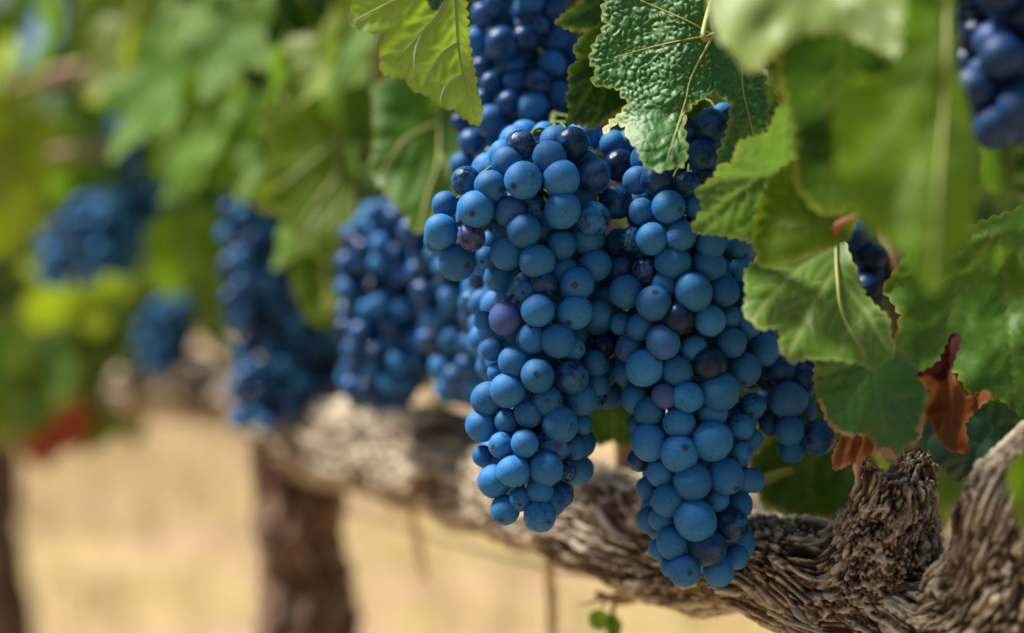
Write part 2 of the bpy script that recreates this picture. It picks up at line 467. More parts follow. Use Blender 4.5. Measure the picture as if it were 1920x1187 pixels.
def wood(chains, voxel, labels, mats, parents, amp=1.0, names=None, cell=1.0, extra=None):
    """chains: list of dense (n,4) arrays. one remeshed skin over all, bark fibres flowing along them,
    then cut into one mesh per chain."""
    parts = []
    for c in chains:
        parts.append(tube(c[:, :3], c[:, 3], 20))
    V, F = join(parts)
    me = bpy.data.meshes.new('tmp'); me.from_pydata([tuple(v) for v in V], [], F); me.update()
    ob = bpy.data.objects.new('tmp', me); COL.objects.link(ob)
    m = ob.modifiers.new('r', 'REMESH'); m.mode = 'VOXEL'; m.voxel_size = voxel; m.use_smooth_shade = True
    s = ob.modifiers.new('s', 'SMOOTH'); s.iterations = 22; s.factor = .5
    dg = bpy.context.evaluated_depsgraph_get()
    em = ob.evaluated_get(dg).to_mesh()
    n = len(em.vertices)
    P = np.empty(n * 3, np.float32); em.vertices.foreach_get('co', P); P = P.reshape(n, 3)
    NR = np.empty(n * 3, np.float32); em.vertices.foreach_get('normal', NR); NR = NR.reshape(n, 3)
    nf = len(em.polygons)
    FV = np.empty(nf * 4, np.int32); em.polygons.foreach_get('vertices', FV); FV = FV.reshape(nf, 4)
    ob.evaluated_get(dg).to_mesh_clear()
    bpy.data.objects.remove(ob); bpy.data.meshes.remove(me)
    # direction field
    A = np.vstack([c[:-1, :3] for c in chains]).astype(np.float32)
    B = np.vstack([c[1:, :3] for c in chains]).astype(np.float32)
    RR = np.concatenate([c[:-1, 3] for c in chains]).astype(np.float32)
    ID = np.concatenate([np.full(len(c) - 1, k) for k, c in enumerate(chains)])
    AB = B - A; L2 = (AB ** 2).sum(1); T = AB / np.sqrt(L2)[:, None]
    def field(p, want=False):
        out = np.empty_like(p); ids = np.empty(len(p), int)
        for s0 in range(0, len(p), 20000):
            q = p[s0:s0 + 20000]
            w0 = q @ AB.T - (A * AB).sum(1)[None]
            t = np.clip(w0 / L2[None], 0, 1)
            d2 = ((q ** 2).sum(1)[:, None] - 2 * q @ A.T + (A ** 2).sum(1)[None]) - 2 * t * w0 + t * t * L2[None]
            d = np.sqrt(np.maximum(d2, 1e-10)) / RR[None]
            wgt = np.exp(-(d - d.min(1, keepdims=True)) * 6.0)
            v = wgt @ T
            out[s0:s0 + 20000] = v / (np.linalg.norm(v, axis=1, keepdims=True) + 1e-9)
            ids[s0:s0 + 20000] = ID[d.argmin(1)]
        return (out, ids) if want else out
    D, ids = field(P, True)
    # the strands wander a little about the arm's direction
    def turned(q):
        d = field(q)
        for k in range(3):
            d[:, k] += (vnoise(q * 34 + 11 * k, 40 + k) - .5) * 1.3
        return d / (np.linalg.norm(d, axis=1, keepdims=True) + 1e-9)
    D0 = turned(P)
    def lic(specs):
        res = [vnoise(P * sc, sd) for sc, sd, ns in specs]
        step = .0009 * cell
        for sg in (1, -1):
            q = P.copy(); dcur = D0
            for i in range(max(ns for _, _, ns in specs)):
                q = q + dcur * (sg * step)
                if i % 4 == 3: dcur = turned(q)
                for j, (sc, sd, ns) in enumerate(specs):
                    if i < ns: res[j] = res[j] + vnoise(q * sc, sd)
        return [np.clip((r - r.mean()) / (5.2 * r.std()) + .5, 0, 1) for r in res]
    f0, f1, f2 = lic([(160 / cell, 5, 36), (400 / cell, 1, 28), (860 / cell, 2, 18)])
    # strips lift in ledges
    q1 = f1 * 4; led = (np.floor(q1) + np.clip((q1 - np.floor(q1)) * 2.8 - .9, 0, 1)) / 4
    lump = fbm(P * 26, 3, 20) - .5
    brk = np.clip((fbm(P * 120 + D * 3, 3, 61) - .52) * 6, 0, 1)
    crack = np.clip(f2 - .45, -.45, .3)
    fur = -np.clip(.36 - f0, 0, .3) * .016
    fs1 = np.exp(-((f1 - .5) / .055) ** 2); fs2 = np.exp(-((f2 - .5) / .08) ** 2)
    h = amp * (lump * .014 + fur + (led - .5) * .0022 + crack * .0026 - brk * .0008 - fs1 * .0020 - fs2 * .0009)
    f2 = np.clip(f2 - brk * .12, 0, 1)
    P2 = P + NR * h[:, None]
    fid = ids[FV[:, 0]]
    objs = []
    for k in range(len(chains)):
        sel = FV[fid == k]
        if len(sel) == 0: continue
        u, inv = np.unique(sel, return_inverse=True)
        data = (P2[u], inv.reshape(-1, 4), f1[u], np.clip(.40 * f1 + .60 * f2 + fur * 30 + .10 - .22 * fs1 - .14 * fs2, 0, 1)[u])
        if names[k] is None: return data
        if extra is not None and k == 0:
            data = (np.vstack((data[0], extra[0])), np.vstack((data[1], extra[1] + len(u))), np.r_[data[2], extra[2]], np.r_[data[3], extra[3]])
        objs.append(mesh_obj(names[k], data[0], data[1], mats[k], parents[k], attrs={'fibre': data[2], 'strand': data[3]}))
        if labels[k]: objs[-1]['label'] = labels[k]
    return objs

vine = empty('grapevine', tuple(at(590, 2371, 1.22)), 'old gnarled grapevine with thick flaky arm running in front of a dark trunk', 'grapevine')
cordon = smooth_path(skel([
    (490, 812, 1.225, .030), (585, 806, 1.19, .043), (690, 832, 1.08, .040), (800, 862, .99, .037), (900, 896, .91, .034),
    (1000, 935, .84, .031), (1100, 972, .78, .031), (1200, 1008, .73, .030), (1300, 1038, .69, .027), (1400, 1056, .66, .025),
    (1500, 1088, .64, .027), (1620, 1128, .628, .032), (1720, 1170, .615, .034), (1800, 1200, .60, .034), (1880, 1290, .585, .034)]), 60)
spur = smooth_path(skel([(1630, 1120, .625, .031), (1648, 1050, .618, .0285), (1660, 990, .614, .0245), (1668, 930, .61, .0200), (1672, 890, .61, .0165)]), 16)
knob_a = smooth_path(skel([(1650, 925, .607, .0105), (1630, 885, .603, .0078), (1622, 858, .602, .0050)]), 8)
knob_b = smooth_path(skel([(1690, 925, .612, .0130), (1708, 885, .612, .0115), (1716, 852, .614, .0090)]), 8)
arm = smooth_path(skel([(1830, 1260, .585, .033), (1872, 1170, .572, .0315), (1905, 1080, .56, .029), (1924, 990, .55, .0265), (1962, 922, .545, .0245), (2040, 880, .54, .023), (2140, 840, .53, .02)]), 30)
M_B = M_BARK
M_BARK_R = mat_bark('branch_bark_shaded', (0.028, 0.018, 0.012), (0.13, 0.097, 0.066), (0.37, 0.315, 0.235), (0.14, 0.065, 0.04))  # darker copy of the bark, shade on the branch put into its colour
jn = int(np.argmin(np.abs(960 + cordon[:, 0] / cordon[:, 1] * FPX - 1080)))
far_arm = wood([cordon[:jn + 2]], .0018, [None], [M_B], [vine], 1.25, [None], 1.3)
far_arm = (*far_arm[:3], np.clip(far_arm[3] + .05, 0, 1))
wood([cordon[jn:], spur, knob_a, knob_b, arm], .0006,
     [None, 'short pruned stump standing on the arm', None, None, 'upright branch with long stripes of bark'],
     [M_B] * 4 + [M_BARK_R], [vine] * 5, 1.0, ['arm', 'stump', 'stump_tip', 'stump_tip', 'branch'], 1.0, far_arm)
trunk = smooth_path(skel([(535, 790, 1.225, .036), (552, 850, 1.225, .043), (562, 920, 1.225, .042), (565, 1000, 1.22, .038), (570, 1100, 1.22, .038), (578, 1200, 1.22, .044), (585, 1500, 1.22, .05), (590, 2000, 1.22, .058), (590, 2371, 1.22, .075)]), 40)
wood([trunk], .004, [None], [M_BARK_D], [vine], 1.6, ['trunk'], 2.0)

vine2 = empty('grapevine', tuple(at(-20, 1530, 2.3)), 'far blurred grapevine at the left edge with a pale bare arm', 'grapevine')
cord2 = smooth_path(skel([(520, 775, 1.30, .020), (440, 745, 1.42, .027), (350, 720, 1.6, .038), (280, 722, 1.75, .036), (180, 765, 1.95, .026), (90, 795, 2.1, .024), (-10, 815, 2.28, .026)]), 40)
trk2 = smooth_path(skel([(-10, 800, 2.30, .045), (-14, 950, 2.3, .042), (-2, 1100, 2.3, .046), (8, 1200, 2.3, .05), (-20, 1530, 2.3, .07)]), 24)
wood([cord2, trk2], .005, [None, None], [M_BARK, M_BARK_D], [vine2] * 2, 1.5, ['arm', 'trunk'], 2.0)

def cane(parent, px, mat=M_CANE, seg=8, name='cane'):
    c = smooth_path(skel(px), 24)
    V, F = tube(c[:, :3], c[:, 3], seg)
    return mesh_obj(name, V, F, mat, parent)
cane(vine2, [(-60, 230, 1.62, .010), (40, 170, 1.58, .010), (110, 140, 1.55, .010), (170, 125, 1.52, .008), (260, 60, 1.5, .007)])
cane(vine2, [(40, 300, 1.55, .0065), (110, 288, 1.5, .0065), (180, 280, 1.46, .006), (240, 262, 1.43, .006), (330, 200, 1.4, .006)])
# shoots that carry leaves and bunches, mostly hidden in the foliage
cane(vine, [(760, 800, 1.03, .006), (740, 500, 1.0, .005), (720, 200, .98, .0045), (700, -200, .98, .004)])
cane(vine, [(1180, 960, .77, .006), (1150, 500, .74, .005), (1120, 100, .72, .0045), (1100, -250, .72, .004)])
cane(vine, [(1716, 860, .614, .006), (1690, 600, .66, .005), (1640, 250, .68, .0045), (1600, -200, .68, .004)])
cane(vine, [(2060, 900, .56, .008), (2080, 500, .60, .006), (2060, 100, .62, .005), (2040, -200, .62, .004)])

print('wood', round(time.time() - T0, 1))

# ------------------------------------------------------------------ leaves
def resample_teeth(outline, tooth, amp, rnd):
    P = np.asarray(outline, float)
    area = .5 * np.sum(P[:, 0] * np.roll(P[:, 1], -1) - np.roll(P[:, 0], -1) * P[:, 1])
    sgn = 1 if area > 0 else -1
    out = []
    for i in range(len(P)):
        a, b = P[i], P[(i + 1) % len(P)]
        d = b - a; L = np.hypot(*d)
        k = max(1, int(round(L / tooth)))
        nrm = np.array((d[1], -d[0])) / (L + 1e-9) * sgn
        for j in range(k):
            p0 = a + d * (j / k)
            out.append(p0)
            s = L / k
            am = min(amp * rnd.uniform(.45, 1.3), s * .6)
            fr = rnd.uniform(.5, .75)
            out.append(p0 + d / L * s * fr * .55 + nrm * am * .75)
            out.append(p0 + d / L * s * fr + nrm * am)
    return np.array(out)

def inside(poly, pts):
    x, y = pts[:, 0], pts[:, 1]; r = np.zeros(len(pts), bool)
    n = len(poly); j = n - 1
    for i in range(n):
        xi, yi = poly[i]; xj, yj = poly[j]
        if yi != yj:
            c = ((yi > y) != (yj > y)) & (x < (xj - xi) * (y - yi) / (yj - yi) + xi)
            r ^= c
        j = i
    return r

def seg_dist(pts, segs, w=None):
    """min distance of pts to segments (a,b)"""
    best = np.full(len(pts), 1e9)
    for a, b in segs:
        a = np.asarray(a, float); ab = np.asarray(b, float) - a
        t = np.clip(((pts - a) @ ab) / (ab @ ab + 1e-9), 0, 1)
        d = np.hypot(*(pts - a - t[:, None] * ab).T)
        np.minimum(best, d, out=best)
    return best

def side_veins(veins, gap, length, rnd):
    segs = []
    for v in veins:
        P = smooth_path(np.array(v, float), 14) if len(v) > 2 else np.linspace(v[0], v[-1], 14)
        L = np.concatenate(([0], np.cumsum(np.hypot(*np.diff(P, axis=0).T))))
        q = gap * .8
        side = 1
        while q < L[-1] - gap * .3:
            i = min(np.searchsorted(L, q), 13)
            d = P[i] - P[i - 1]; d = d / (np.hypot(*d) + 1e-9)
            ang = side * rnd.uniform(.75, .95)
            e = np.array((d[0] * math.cos(ang) - d[1] * math.sin(ang), d[0] * math.sin(ang) + d[1] * math.cos(ang)))
            ln = length * rnd.uniform(.7, 1.1) * (.5 + .6 * (1 - q / L[-1]))
            m = P[i] + e * ln * .5
            e2 = e * .8 + d * .45; e2 /= np.hypot(*e2)
            segs += [(P[i], m), (m, m + e2 * ln * .55)]
            q += gap * .5 * rnd.uniform(.8, 1.2); side = -side
    return segs

def leaf_flat(outline, veins, step, tooth, amp, vw, seed, gap=34, sl=70, quilt=0, qcell=11, rimw=5, qmask=None):
    """-> 2-D points, triangles, relief (in px), vein, rim"""
    rnd = random.Random(seed)
    B = resample_teeth(outline, tooth, amp, rnd)
    lo, hi = B.min(0), B.max(0)
    xs = np.arange(lo[0], hi[0], step); ys = np.arange(lo[1], hi[1], step * .87)
    X, Y = np.meshgrid(xs, ys); X = X + (np.arange(len(ys)) % 2)[:, None] * step * .5
    r2 = np.random.default_rng(seed)
    G = np.stack((X.ravel(), Y.ravel()), 1) + r2.uniform(-.18, .18, (X.size, 2)) * step
    G = G[inside(B, G)]
    nb = len(B)
    bs = [(B[i], B[(i + 1) % nb]) for i in range(nb)]
    d = seg_dist(G, bs)
    G = G[d > step * .45]; 
    allp = np.vstack((B, G))
    vv, ee, ff, *_ = delaunay_2d_cdt([Vector(p) for p in allp], [(i, (i + 1) % nb) for i in range(nb)], [], 1, 1e-5)
    P = np.array([(p.x, p.y) for p in vv])
    db = seg_dist(P, bs)
    main = [(v[i], v[i + 1]) for v in veins for i in range(len(v) - 1)]
    sec = side_veins(veins, gap, sl, rnd)
    dm = seg_dist(P, main) if main else np.full(len(P), 1e3)
    ds = seg_dist(P, sec) if sec else np.full(len(P), 1e3)
    vein = np.maximum(np.exp(-(dm / vw) ** 2), .55 * np.exp(-(ds / (vw * .6)) ** 2))
    rim = np.exp(-(db / rimw) ** 2)
    relief = -np.exp(-(dm / (vw * 2.2)) ** 2) * 1.6 - .7 * np.exp(-(ds / (vw * 1.5)) ** 2)
    relief += 5 * (np.clip(np.minimum(dm, ds * 1.6) / gap, 0, 1) - .3)
    relief += 5 * (fbm(np.c_[P / 45, np.full(len(P), seed)], 3, seed) - .5)
    if quilt:
        # blistered cells between the smallest veins
        C = r2.uniform(lo, hi, (int((hi[0] - lo[0]) * (hi[1] - lo[1]) / qcell ** 2), 2))
        warp = np.stack([fbm(np.c_[P / 30, np.full(len(P), s)], 2, s) for s in (3, 8)], 1) * 14
        Q = P + warp
        from mathutils.kdtree import KDTree
        kd = KDTree(len(C))
        for i, c in enumerate(C): kd.insert((c[0], c[1], 0), i)
        kd.balance()
        f = np.empty(len(P))
        for i, q in enumerate(Q):
            n2 = kd.find_n((q[0], q[1], 0), 2); f[i] = n2[1][2] - n2[0][2]
        dome = np.sqrt(np.clip(f / (qcell * .45), 0, 1))
        if qmask is not None: dome = .5 + (dome - .5) * qmask(P)
        relief += quilt * (dome - .5) * np.clip(db / 8, 0, 1)
        vein = np.maximum(vein, .35 * (1 - np.clip(f / (qcell * .16), 0, 1)) * np.clip(db / 6, 0, 1))
    return P, ff, relief, vein, rim, B

LEAF_N = [0]
def leaf(outline, Y, mat, veins, label, tilt=(0, 0), curl=0.0, cup=(0, 0), vein_tubes=9, step=9, tooth=20, amp=6, vw=4, quilt=0, qcell=11,
         petiole=None, pet_mat=None, vein_mat=None, vein_r=.0009, name='vine_leaf', dry=None, fold=None, group=None, relief_k=1.0, wave=6.0, gap=34, sl=70, qmask=None):
    """outline and veins in photograph pixels; Y distance of the leaf; tilt = metres deeper per 100 px right / down;
    cup = curvature (metres per (100 px)^2); fold = function(P)->extra depth in metres"""
    LEAF_N[0] += 1
    P, F, rel, vein, rim, B = leaf_flat(outline, veins, step, tooth, amp, vw, 100 + LEAF_N[0], gap, sl, quilt, qcell, 5, qmask)
    c = np.asarray(outline, float).mean(0)
    k = Y / FPX
    def depth(Q, rr):
        q = (Q - c) / 100.0
        dd = Y + tilt[0] * q[:, 0] + tilt[1] * q[:, 1] + cup[0] * q[:, 0] ** 2 + cup[1] * q[:, 1] ** 2
        dd = dd - rr * k * relief_k
        dd = dd + (fbm(np.c_[Q / 110.0, np.full(len(Q), LEAF_N[0] * 3.7)], 2, 77) - .5) * wave * .004
        if fold is not None: dd = dd + fold(Q)
        return dd
    V = at_many(P[:, 0], P[:, 1], depth(P, rel))
    base = np.array(veins[0][0], float)
    bd = depth(base[None], np.zeros(1))[0]
    root = empty(name, tuple(at(base[0], base[1], bd)), label, 'leaf', group)
    at_d = {'vein': vein, 'rim': rim}
    if dry is not None: at_d['dry'] = dry(P)
    mesh_obj('blade', V, F, mat, root, attrs=at_d)
    if vein_mat is not None:
        parts = []
        for i, v in enumerate(veins[:vein_tubes]):
            q = smooth_path(np.array(v, float), 26) if len(v) > 2 else np.linspace(v[0], v[-1], 20)
            q = q[inside(B, q)]
            if len(q) < 4: continue
            dm = depth(q, np.full(len(q), .4))
            parts.append(tube(at_many(q[:, 0], q[:, 1], dm - vein_r * .25), np.linspace(vein_r, vein_r * .3, len(q)), 6))
        VV, FF = join(parts)
        mesh_obj('veins', VV, FF, vein_mat, root)
    if petiole is not None:
        cpt = smooth_path(np.array([(x, y, y_, r_) for x, y, y_, r_ in petiole]), 14)
        VV, FF = tube(at_many(cpt[:, 0], cpt[:, 1], cpt[:, 2]), cpt[:, 3], 8)
        mesh_obj('leaf_stalk', VV, FF, pet_mat or M_STEM, root)
    return root

# 1 pale leaf hanging at the top, left of the bunches, underside towards us
leaf([(660, -40), (663, 4), (655, 44), (667, 50), (695, 63), (727, 59), (710, 93), (716, 135), (758, 147), (771, 166), (804, 181), (830, 202), (851, 206),
      (889, 234), (901, 232), (903, 198), (893, 160), (882, 105), (876, 50), (872, 0), (880, -80), (905, -160), (850, -230), (780, -200), (720, -220), (690, -130), (640, -120)],
     .585, L_LIGHT, [[(855, -60), (858, 60), (867, 130), (893, 222)], [(856, -45), (825, 25), (785, 68), (742, 112)], [(856, 84), (830, 102), (808, 130), (796, 160)],
                     [(862, 145), (838, 160), (828, 180), (826, 198)], [(854, -58), (741, 0), (662, 40)], [(790, 64), (778, 100), (776, 150)]],
     'pale green vine leaf at the top showing its ribbed underside left of the upper grapes', tilt=(.012, -.009), cup=(.004, 0), step=5, tooth=17, amp=5, vw=2.6, vein_mat=M_VEIN,
     vein_r=.0010, petiole=[(855, -60, .584, .0013), (870, -130, .60, .0013), (900, -200, .64, .0014)], relief_k=1.0, wave=3, gap=26, sl=52)
leaf([(800, -30), (802, 3), (806, 12), (814, 20), (824, 12), (832, 0), (840, -30), (820, -60)], .574, L_TEAL, [[(820, -50), (814, 10)]],
     'tip of a small blue green leaf over the pale leaf at the top', step=5, tooth=9, amp=3, vw=2, wave=1)
# 2 large blistered leaf, with the lower lobe bent forward and an open notch
leaf([(1129, 21), (1140, 45), (1116, 80), (1106, 112), (1118, 126), (1112, 158), (1131, 162), (1150, 164), (1163, 168), (1173, 186), (1185, 192), (1165, 212), (1142, 232), (1131, 252), (1158, 226),
      (1173, 236), (1180, 262), (1194, 276), (1205, 303), (1222, 316), (1247, 318), (1268, 312), (1283, 305), (1286, 285), (1281, 240), (1284, 212), (1297, 196), (1310, 190), (1326, 178), (1343, 172),
      (1362, 181), (1374, 194), (1370, 222), (1362, 255), (1346, 292), (1352, 315), (1392, 310), (1423, 262), (1441, 228), (1438, 190), (1432, 139), (1398, 112), (1375, 90), (1345, 62), (1335, 10), (1340, -60), (1290, -110), (1230, -70), (1160, -60)],
     .592, L_BLUE, [[(1337, 66), (1297, 143), (1284, 194), (1250, 300)], [(1337, 66), (1365, 88), (1390, 114), (1432, 141)], [(1390, 114), (1393, 170), (1414, 258)], [(1337, 66), (1310, 70), (1240, 84), (1150, 108)],
                     [(1337, 66), (1290, 40), (1200, 0)], [(1337, 66), (1330, 20), (1310, -80)]],
     'large blistered blue green leaf with a pale star of veins above the right bunch', tilt=(-.004, -.004), cup=(.003, .0), step=2.9, tooth=19, amp=7, vw=2.0, quilt=6.5, qcell=11.5, qmask=lambda P: np.clip(1.25 - (P[:, 1] - 150) / 110, .35, 1), vein_mat=M_VEIN_Y, vein_r=.0006,
     petiole=[(1337, 66, .589, .0012), (1318, 68, .580, .0011), (1340, -20, .60, .0012), (1380, -160, .64, .0013)], pet_mat=M_VEIN_Y, relief_k=1.0, wave=3,
     fold=lambda Q: -.010 * np.clip((Q[:, 1] - 210) / 100, 0, 1.2) * (Q[:, 0] < 1300) + .006 * np.clip((Q[:, 0] - 1330) / 100, 0, 1), gap=30, sl=55)
# 3 darker leaves behind it
leaf([(1093, 67), (1074, 93), (1087, 112), (1066, 126), (1068, 168), (1061, 181), (1068, 205), (1061, 230), (1099, 236), (1108, 243), (1130, 230), (1150, 215), (1200, 190), (1190, 90), (1130, 40)],
     .618, L_DARK, [[(1180, 60), (1130, 130), (1070, 228)], [(1150, 100), (1100, 110), (1070, 100)], [(1130, 130), (1135, 180), (1112, 238)]],
     'dark toothed leaf tucked behind the left side of the blistered leaf', tilt=(.003, 0), step=6, tooth=14, amp=4, vw=2.2, vein_mat=None, wave=2)
leaf([(1040, 45), (1058, 25), (1078, 12), (1110, -20), (1150, -30), (1170, 40), (1120, 60), (1080, 58)], .640, L_DARK, [[(1160, -20), (1100, 20), (1045, 44)]],
     'dim leaf tip at the top edge above the grapes behind', step=8, tooth=15, amp=4, vw=2.4, wave=2)
leaf([(1283, 205), (1288, 186), (1302, 178), (1320, 184), (1326, 195), (1315, 212), (1295, 226), (1284, 224)], .600, L_DARK, [[(1322, 186), (1290, 216)]],
     'small dark leaf lobe in the notch of the blistered leaf', step=5, tooth=11, amp=2.5, vw=2, wave=1)
leaf([(1346, 30), (1372, 60), (1420, 95), (1450, 150), (1470, 230), (1520, 200), (1520, 60), (1440, -40), (1360, -60)], .625, L_DARK, [[(1360, -40), (1420, 80), (1480, 200)]],
     'dark leaf in the shade right of the pale vein star', step=9, tooth=18, amp=5, wave=3)
# 4-6 leaves close to the lens, well out of focus
leaf([(1318, -120), (1328, 0), (1345, 60), (1385, 110), (1412, 135), (1450, 95), (1505, 62), (1570, 55), (1640, 85), (1690, 110), (1712, 60), (1712, -120)], .470, L_PALE, [[(1520, -120), (1500, -20), (1420, 110)], [(1515, -90), (1600, 0), (1680, 90)]],
     'bright pale leaf very close to the lens at the top right', tilt=(-.003, -.012), step=12, tooth=30, amp=8, vw=5, wave=6)
leaf([(1455, 70), (1490, 45), (1560, 40), (1620, 70), (1680, 120), (1700, 200), (1660, 300), (1612, 372), (1566, 402), (1530, 392), (1495, 350), (1490, 240), (1462, 150)], .500, L_DARK, [[(1580, 50), (1570, 240), (1560, 390)], [(1575, 130), (1500, 200)], [(1575, 130), (1650, 240)]],
     'dark blurred leaf hanging left of the long bright leaf', tilt=(0, .004), step=12, tooth=30, amp=8, vw=5, wave=5)
leaf([(1706, -160), (1702, 0), (1695, 90), (1665, 140), (1600, 150), (1568, 215), (1572, 320), (1600, 390), (1640, 440), (1698, 470), (1728, 528), (1752, 548), (1778, 488), (1816, 440), (1830, 350), (1822, 230), (1795, 120), (1786, 0), (1800, -160)],
     .438, L_FRONT, [[(1772, -160), (1776, 0), (1772, 180), (1758, 360), (1748, 525)], [(1775, 60), (1700, 180), (1640, 300)], [(1770, 200), (1710, 320), (1680, 420)]],
     'long bright green leaf hanging closest to the lens at right with a pale midrib', tilt=(.004, -.008), step=12, tooth=32, amp=9, vw=7, vein_mat=M_VEIN_Y, vein_r=.0008, vein_tubes=1, wave=4,
     fold=lambda Q: .012 * np.clip((Q[:, 0] - 1772) / 60, 0, 1))
# 7 grey-green folded leaf and its neighbour
leaf([(1383, 268), (1440, 249), (1461, 198), (1478, 181), (1499, 190), (1496, 244), (1502, 274), (1490, 330), (1470, 400), (1440, 440), (1415, 455), (1380, 446), (1343, 440), (1312, 438), (1297, 428), (1305, 413), (1318, 395), (1314, 375), (1301, 358),
      (1322, 345), (1339, 333), (1349, 308), (1372, 310)], .566, L_SHEEN, [[(1480, 300), (1400, 350), (1300, 428)], [(1470, 310), (1470, 250), (1482, 190)], [(1440, 325), (1400, 300), (1384, 270)], [(1420, 338), (1350, 340), (1310, 362)]],
     'grey green folded leaf with a yellow tip overlapping the right bunch', tilt=(-.004, .004), step=6, tooth=17, amp=5, vw=3, wave=4,
     fold=lambda Q: -.016 * np.clip((330 - Q[:, 1]) / 100, 0, 1.3), quilt=2.5, qcell=14)
leaf([(1412, 452), (1418, 400), (1445, 335), (1490, 300), (1560, 320), (1610, 400), (1590, 450), (1540, 470), (1480, 492), (1425, 500)], .552, L_OLIVE, [[(1570, 440), (1500, 415), (1425, 410)], [(1560, 438), (1500, 360), (1470, 320)]],
     'olive leaf in half shade between the folded leaf and the drooping leaf', step=8, tooth=20, amp=5, vw=3, wave=3, tilt=(-.004, 0))
# 8 drooping leaf
leaf([(1440, 470), (1413, 490), (1396, 512), (1400, 553), (1394, 585), (1411, 604), (1425, 617), (1458, 612), (1464, 632), (1462, 654), (1483, 680), (1510, 672), (1535, 674), (1560, 674), (1602, 679), (1639, 694), (1657, 678), (1677, 668), (1671, 632), (1664, 595), (1640, 572), (1622, 555),
      (1605, 510), (1590, 470), (1572, 430), (1545, 450), (1500, 455)], .560, L_SOFT, [[(1567, 440), (1570, 520), (1580, 590), (1622, 668)], [(1568, 462), (1510, 495), (1440, 560), (1412, 598)], [(1570, 500), (1530, 560), (1480, 660)], [(1572, 520), (1620, 580), (1664, 650)]],
     'drooping green leaf with a pink stalk in front of the right bunch', tilt=(.003, -.012), step=6, tooth=18, amp=5, vw=4.2, vein_mat=M_VEIN_Y, vein_r=.0009, vein_tubes=1, wave=5,
     petiole=[(1567, 440, .553, .0012), (1570, 424, .535, .0014), (1588, 413, .53, .0012), (1604, 407, .525, .0012)], pet_mat=M_PINK)
# 9 dark leaf with scorched rim, and the dry curl
leaf([(1532, 660), (1527, 700), (1530, 735), (1538, 757), (1546, 775), (1560, 803), (1588, 817), (1624, 812), (1643, 831), (1652, 850), (1668, 868), (1684, 858), (1696, 838), (1722, 818), (1731, 785), (1738, 740), (1737, 715), (1717, 690), (1690, 660), (1640, 640), (1580, 640)],
     .578, L_EDGE, [[(1640, 650), (1640, 730), (1672, 850)], [(1638, 690), (1590, 750), (1560, 795)], [(1640, 720), (1690, 760), (1722, 810)], [(1638, 680), (1580, 690), (1532, 705)]],
     'dark green leaf with scorched lower rim above the pruned stump', tilt=(0, -.006), step=6, tooth=16, amp=5, vw=3, wave=4, quilt=2, qcell=13,
     dry=lambda P: np.clip(1.2 * (1 - seg_dist(P, [((1534, 752), (1558, 806)), ((1558, 806), (1612, 826)), ((1655, 850), (1684, 866)), ((1724, 812), (1738, 780))]) / (4 + 60 * np.clip(fbm(np.c_[P / 17, P[:, 0] * 0], 2, 9) - .30, 0, 1))), 0, 1))
leaf([(1565, 882), (1560, 862), (1568, 838), (1578, 818), (1592, 812), (1620, 810), (1642, 818), (1652, 838), (1640, 850), (1622, 856), (1612, 872), (1596, 866), (1582, 876)], .588, L_DRY, [[(1640, 812), (1604, 838), (1568, 876)], [(1625, 820), (1620, 852)]],
     'curled dry orange brown leaf resting on the pruned stump', step=3.5, tooth=11, amp=3, vw=2, wave=2,
     fold=lambda Q: .0045 * np.sin((Q[:, 0] * .8 + Q[:, 1] * .25) * .30))
# 10 rusty leaf
leaf([(1787, 625), (1803, 632), (1793, 660), (1783, 697), (1800, 728), (1811, 745), (1838, 738), (1851, 732), (1857, 746), (1826, 771), (1808, 794), (1816, 849), (1795, 848), (1773, 842), (1756, 815), (1745, 785), (1730, 766), (1745, 736), (1719, 703), (1745, 690), (1764, 676), (1777, 645)],
     .575, L_RUST, [[(1794, 632), (1770, 700), (1780, 770), (1800, 840)], [(1772, 720), (1740, 760)], [(1776, 740), (1850, 740)]],
     'rust red withered leaf with a maroon top hanging right of the scorched leaf', step=6, tooth=18, amp=4, vw=3, wave=4, tilt=(0, .002),
     dry=lambda P: np.clip((735 - P[:, 1]) / 130 + .35 + .6 * (fbm(np.c_[P / 30, P[:, 0] * 0], 2, 4) - .5), 0, 1), fold=lambda Q: .005 * np.sin(Q[:, 0] * .075 + Q[:, 1] * .02) + .004 * fbm(np.c_[Q / 18, Q[:, 0] * 0], 2, 3))
# 11, 12 right-hand leaves
leaf([(1655, 540), (1700, 480), (1760, 440), (1830, 420), (1872, 405), (1950, 380), (2050, 460), (2080, 640), (1990, 770), (1930, 785), (1905, 772), (1872, 742), (1835, 752), (1815, 735), (1798, 700), (1770, 690), (1735, 715), (1700, 700), (1680, 640), (1690, 590)],
     .600, L_MID, [[(1872, 423), (1886, 530), (1905, 760)], [(1872, 425), (1800, 540), (1750, 690)], [(1872, 425), (1760, 470), (1670, 545)], [(1872, 425), (1960, 560), (2000, 720)]],
     'broad green leaf at the right edge behind the long bright leaf', step=9, tooth=24, amp=6, vw=3.2, wave=6, vein_mat=None, tilt=(-.002, -.004), quilt=2, qcell=20)
leaf([(1724, 838), (1733, 805), (1752, 770), (1790, 800), (1820, 772), (1838, 748), (1880, 760), (1930, 770), (1990, 790), (1960, 850), (1890, 850), (1840, 868), (1793, 903), (1768, 874), (1750, 864), (1744, 842)],
     .606, L_TEAL, [[(1960, 790), (1860, 800), (1795, 895)], [(1860, 800), (1840, 755)], [(1830, 830), (1760, 800), (1738, 830)]],
     'deep blue green leaf in shade behind the upright branch', step=6, tooth=15, amp=5, vw=2.4, wave=4, tilt=(.002, 0))
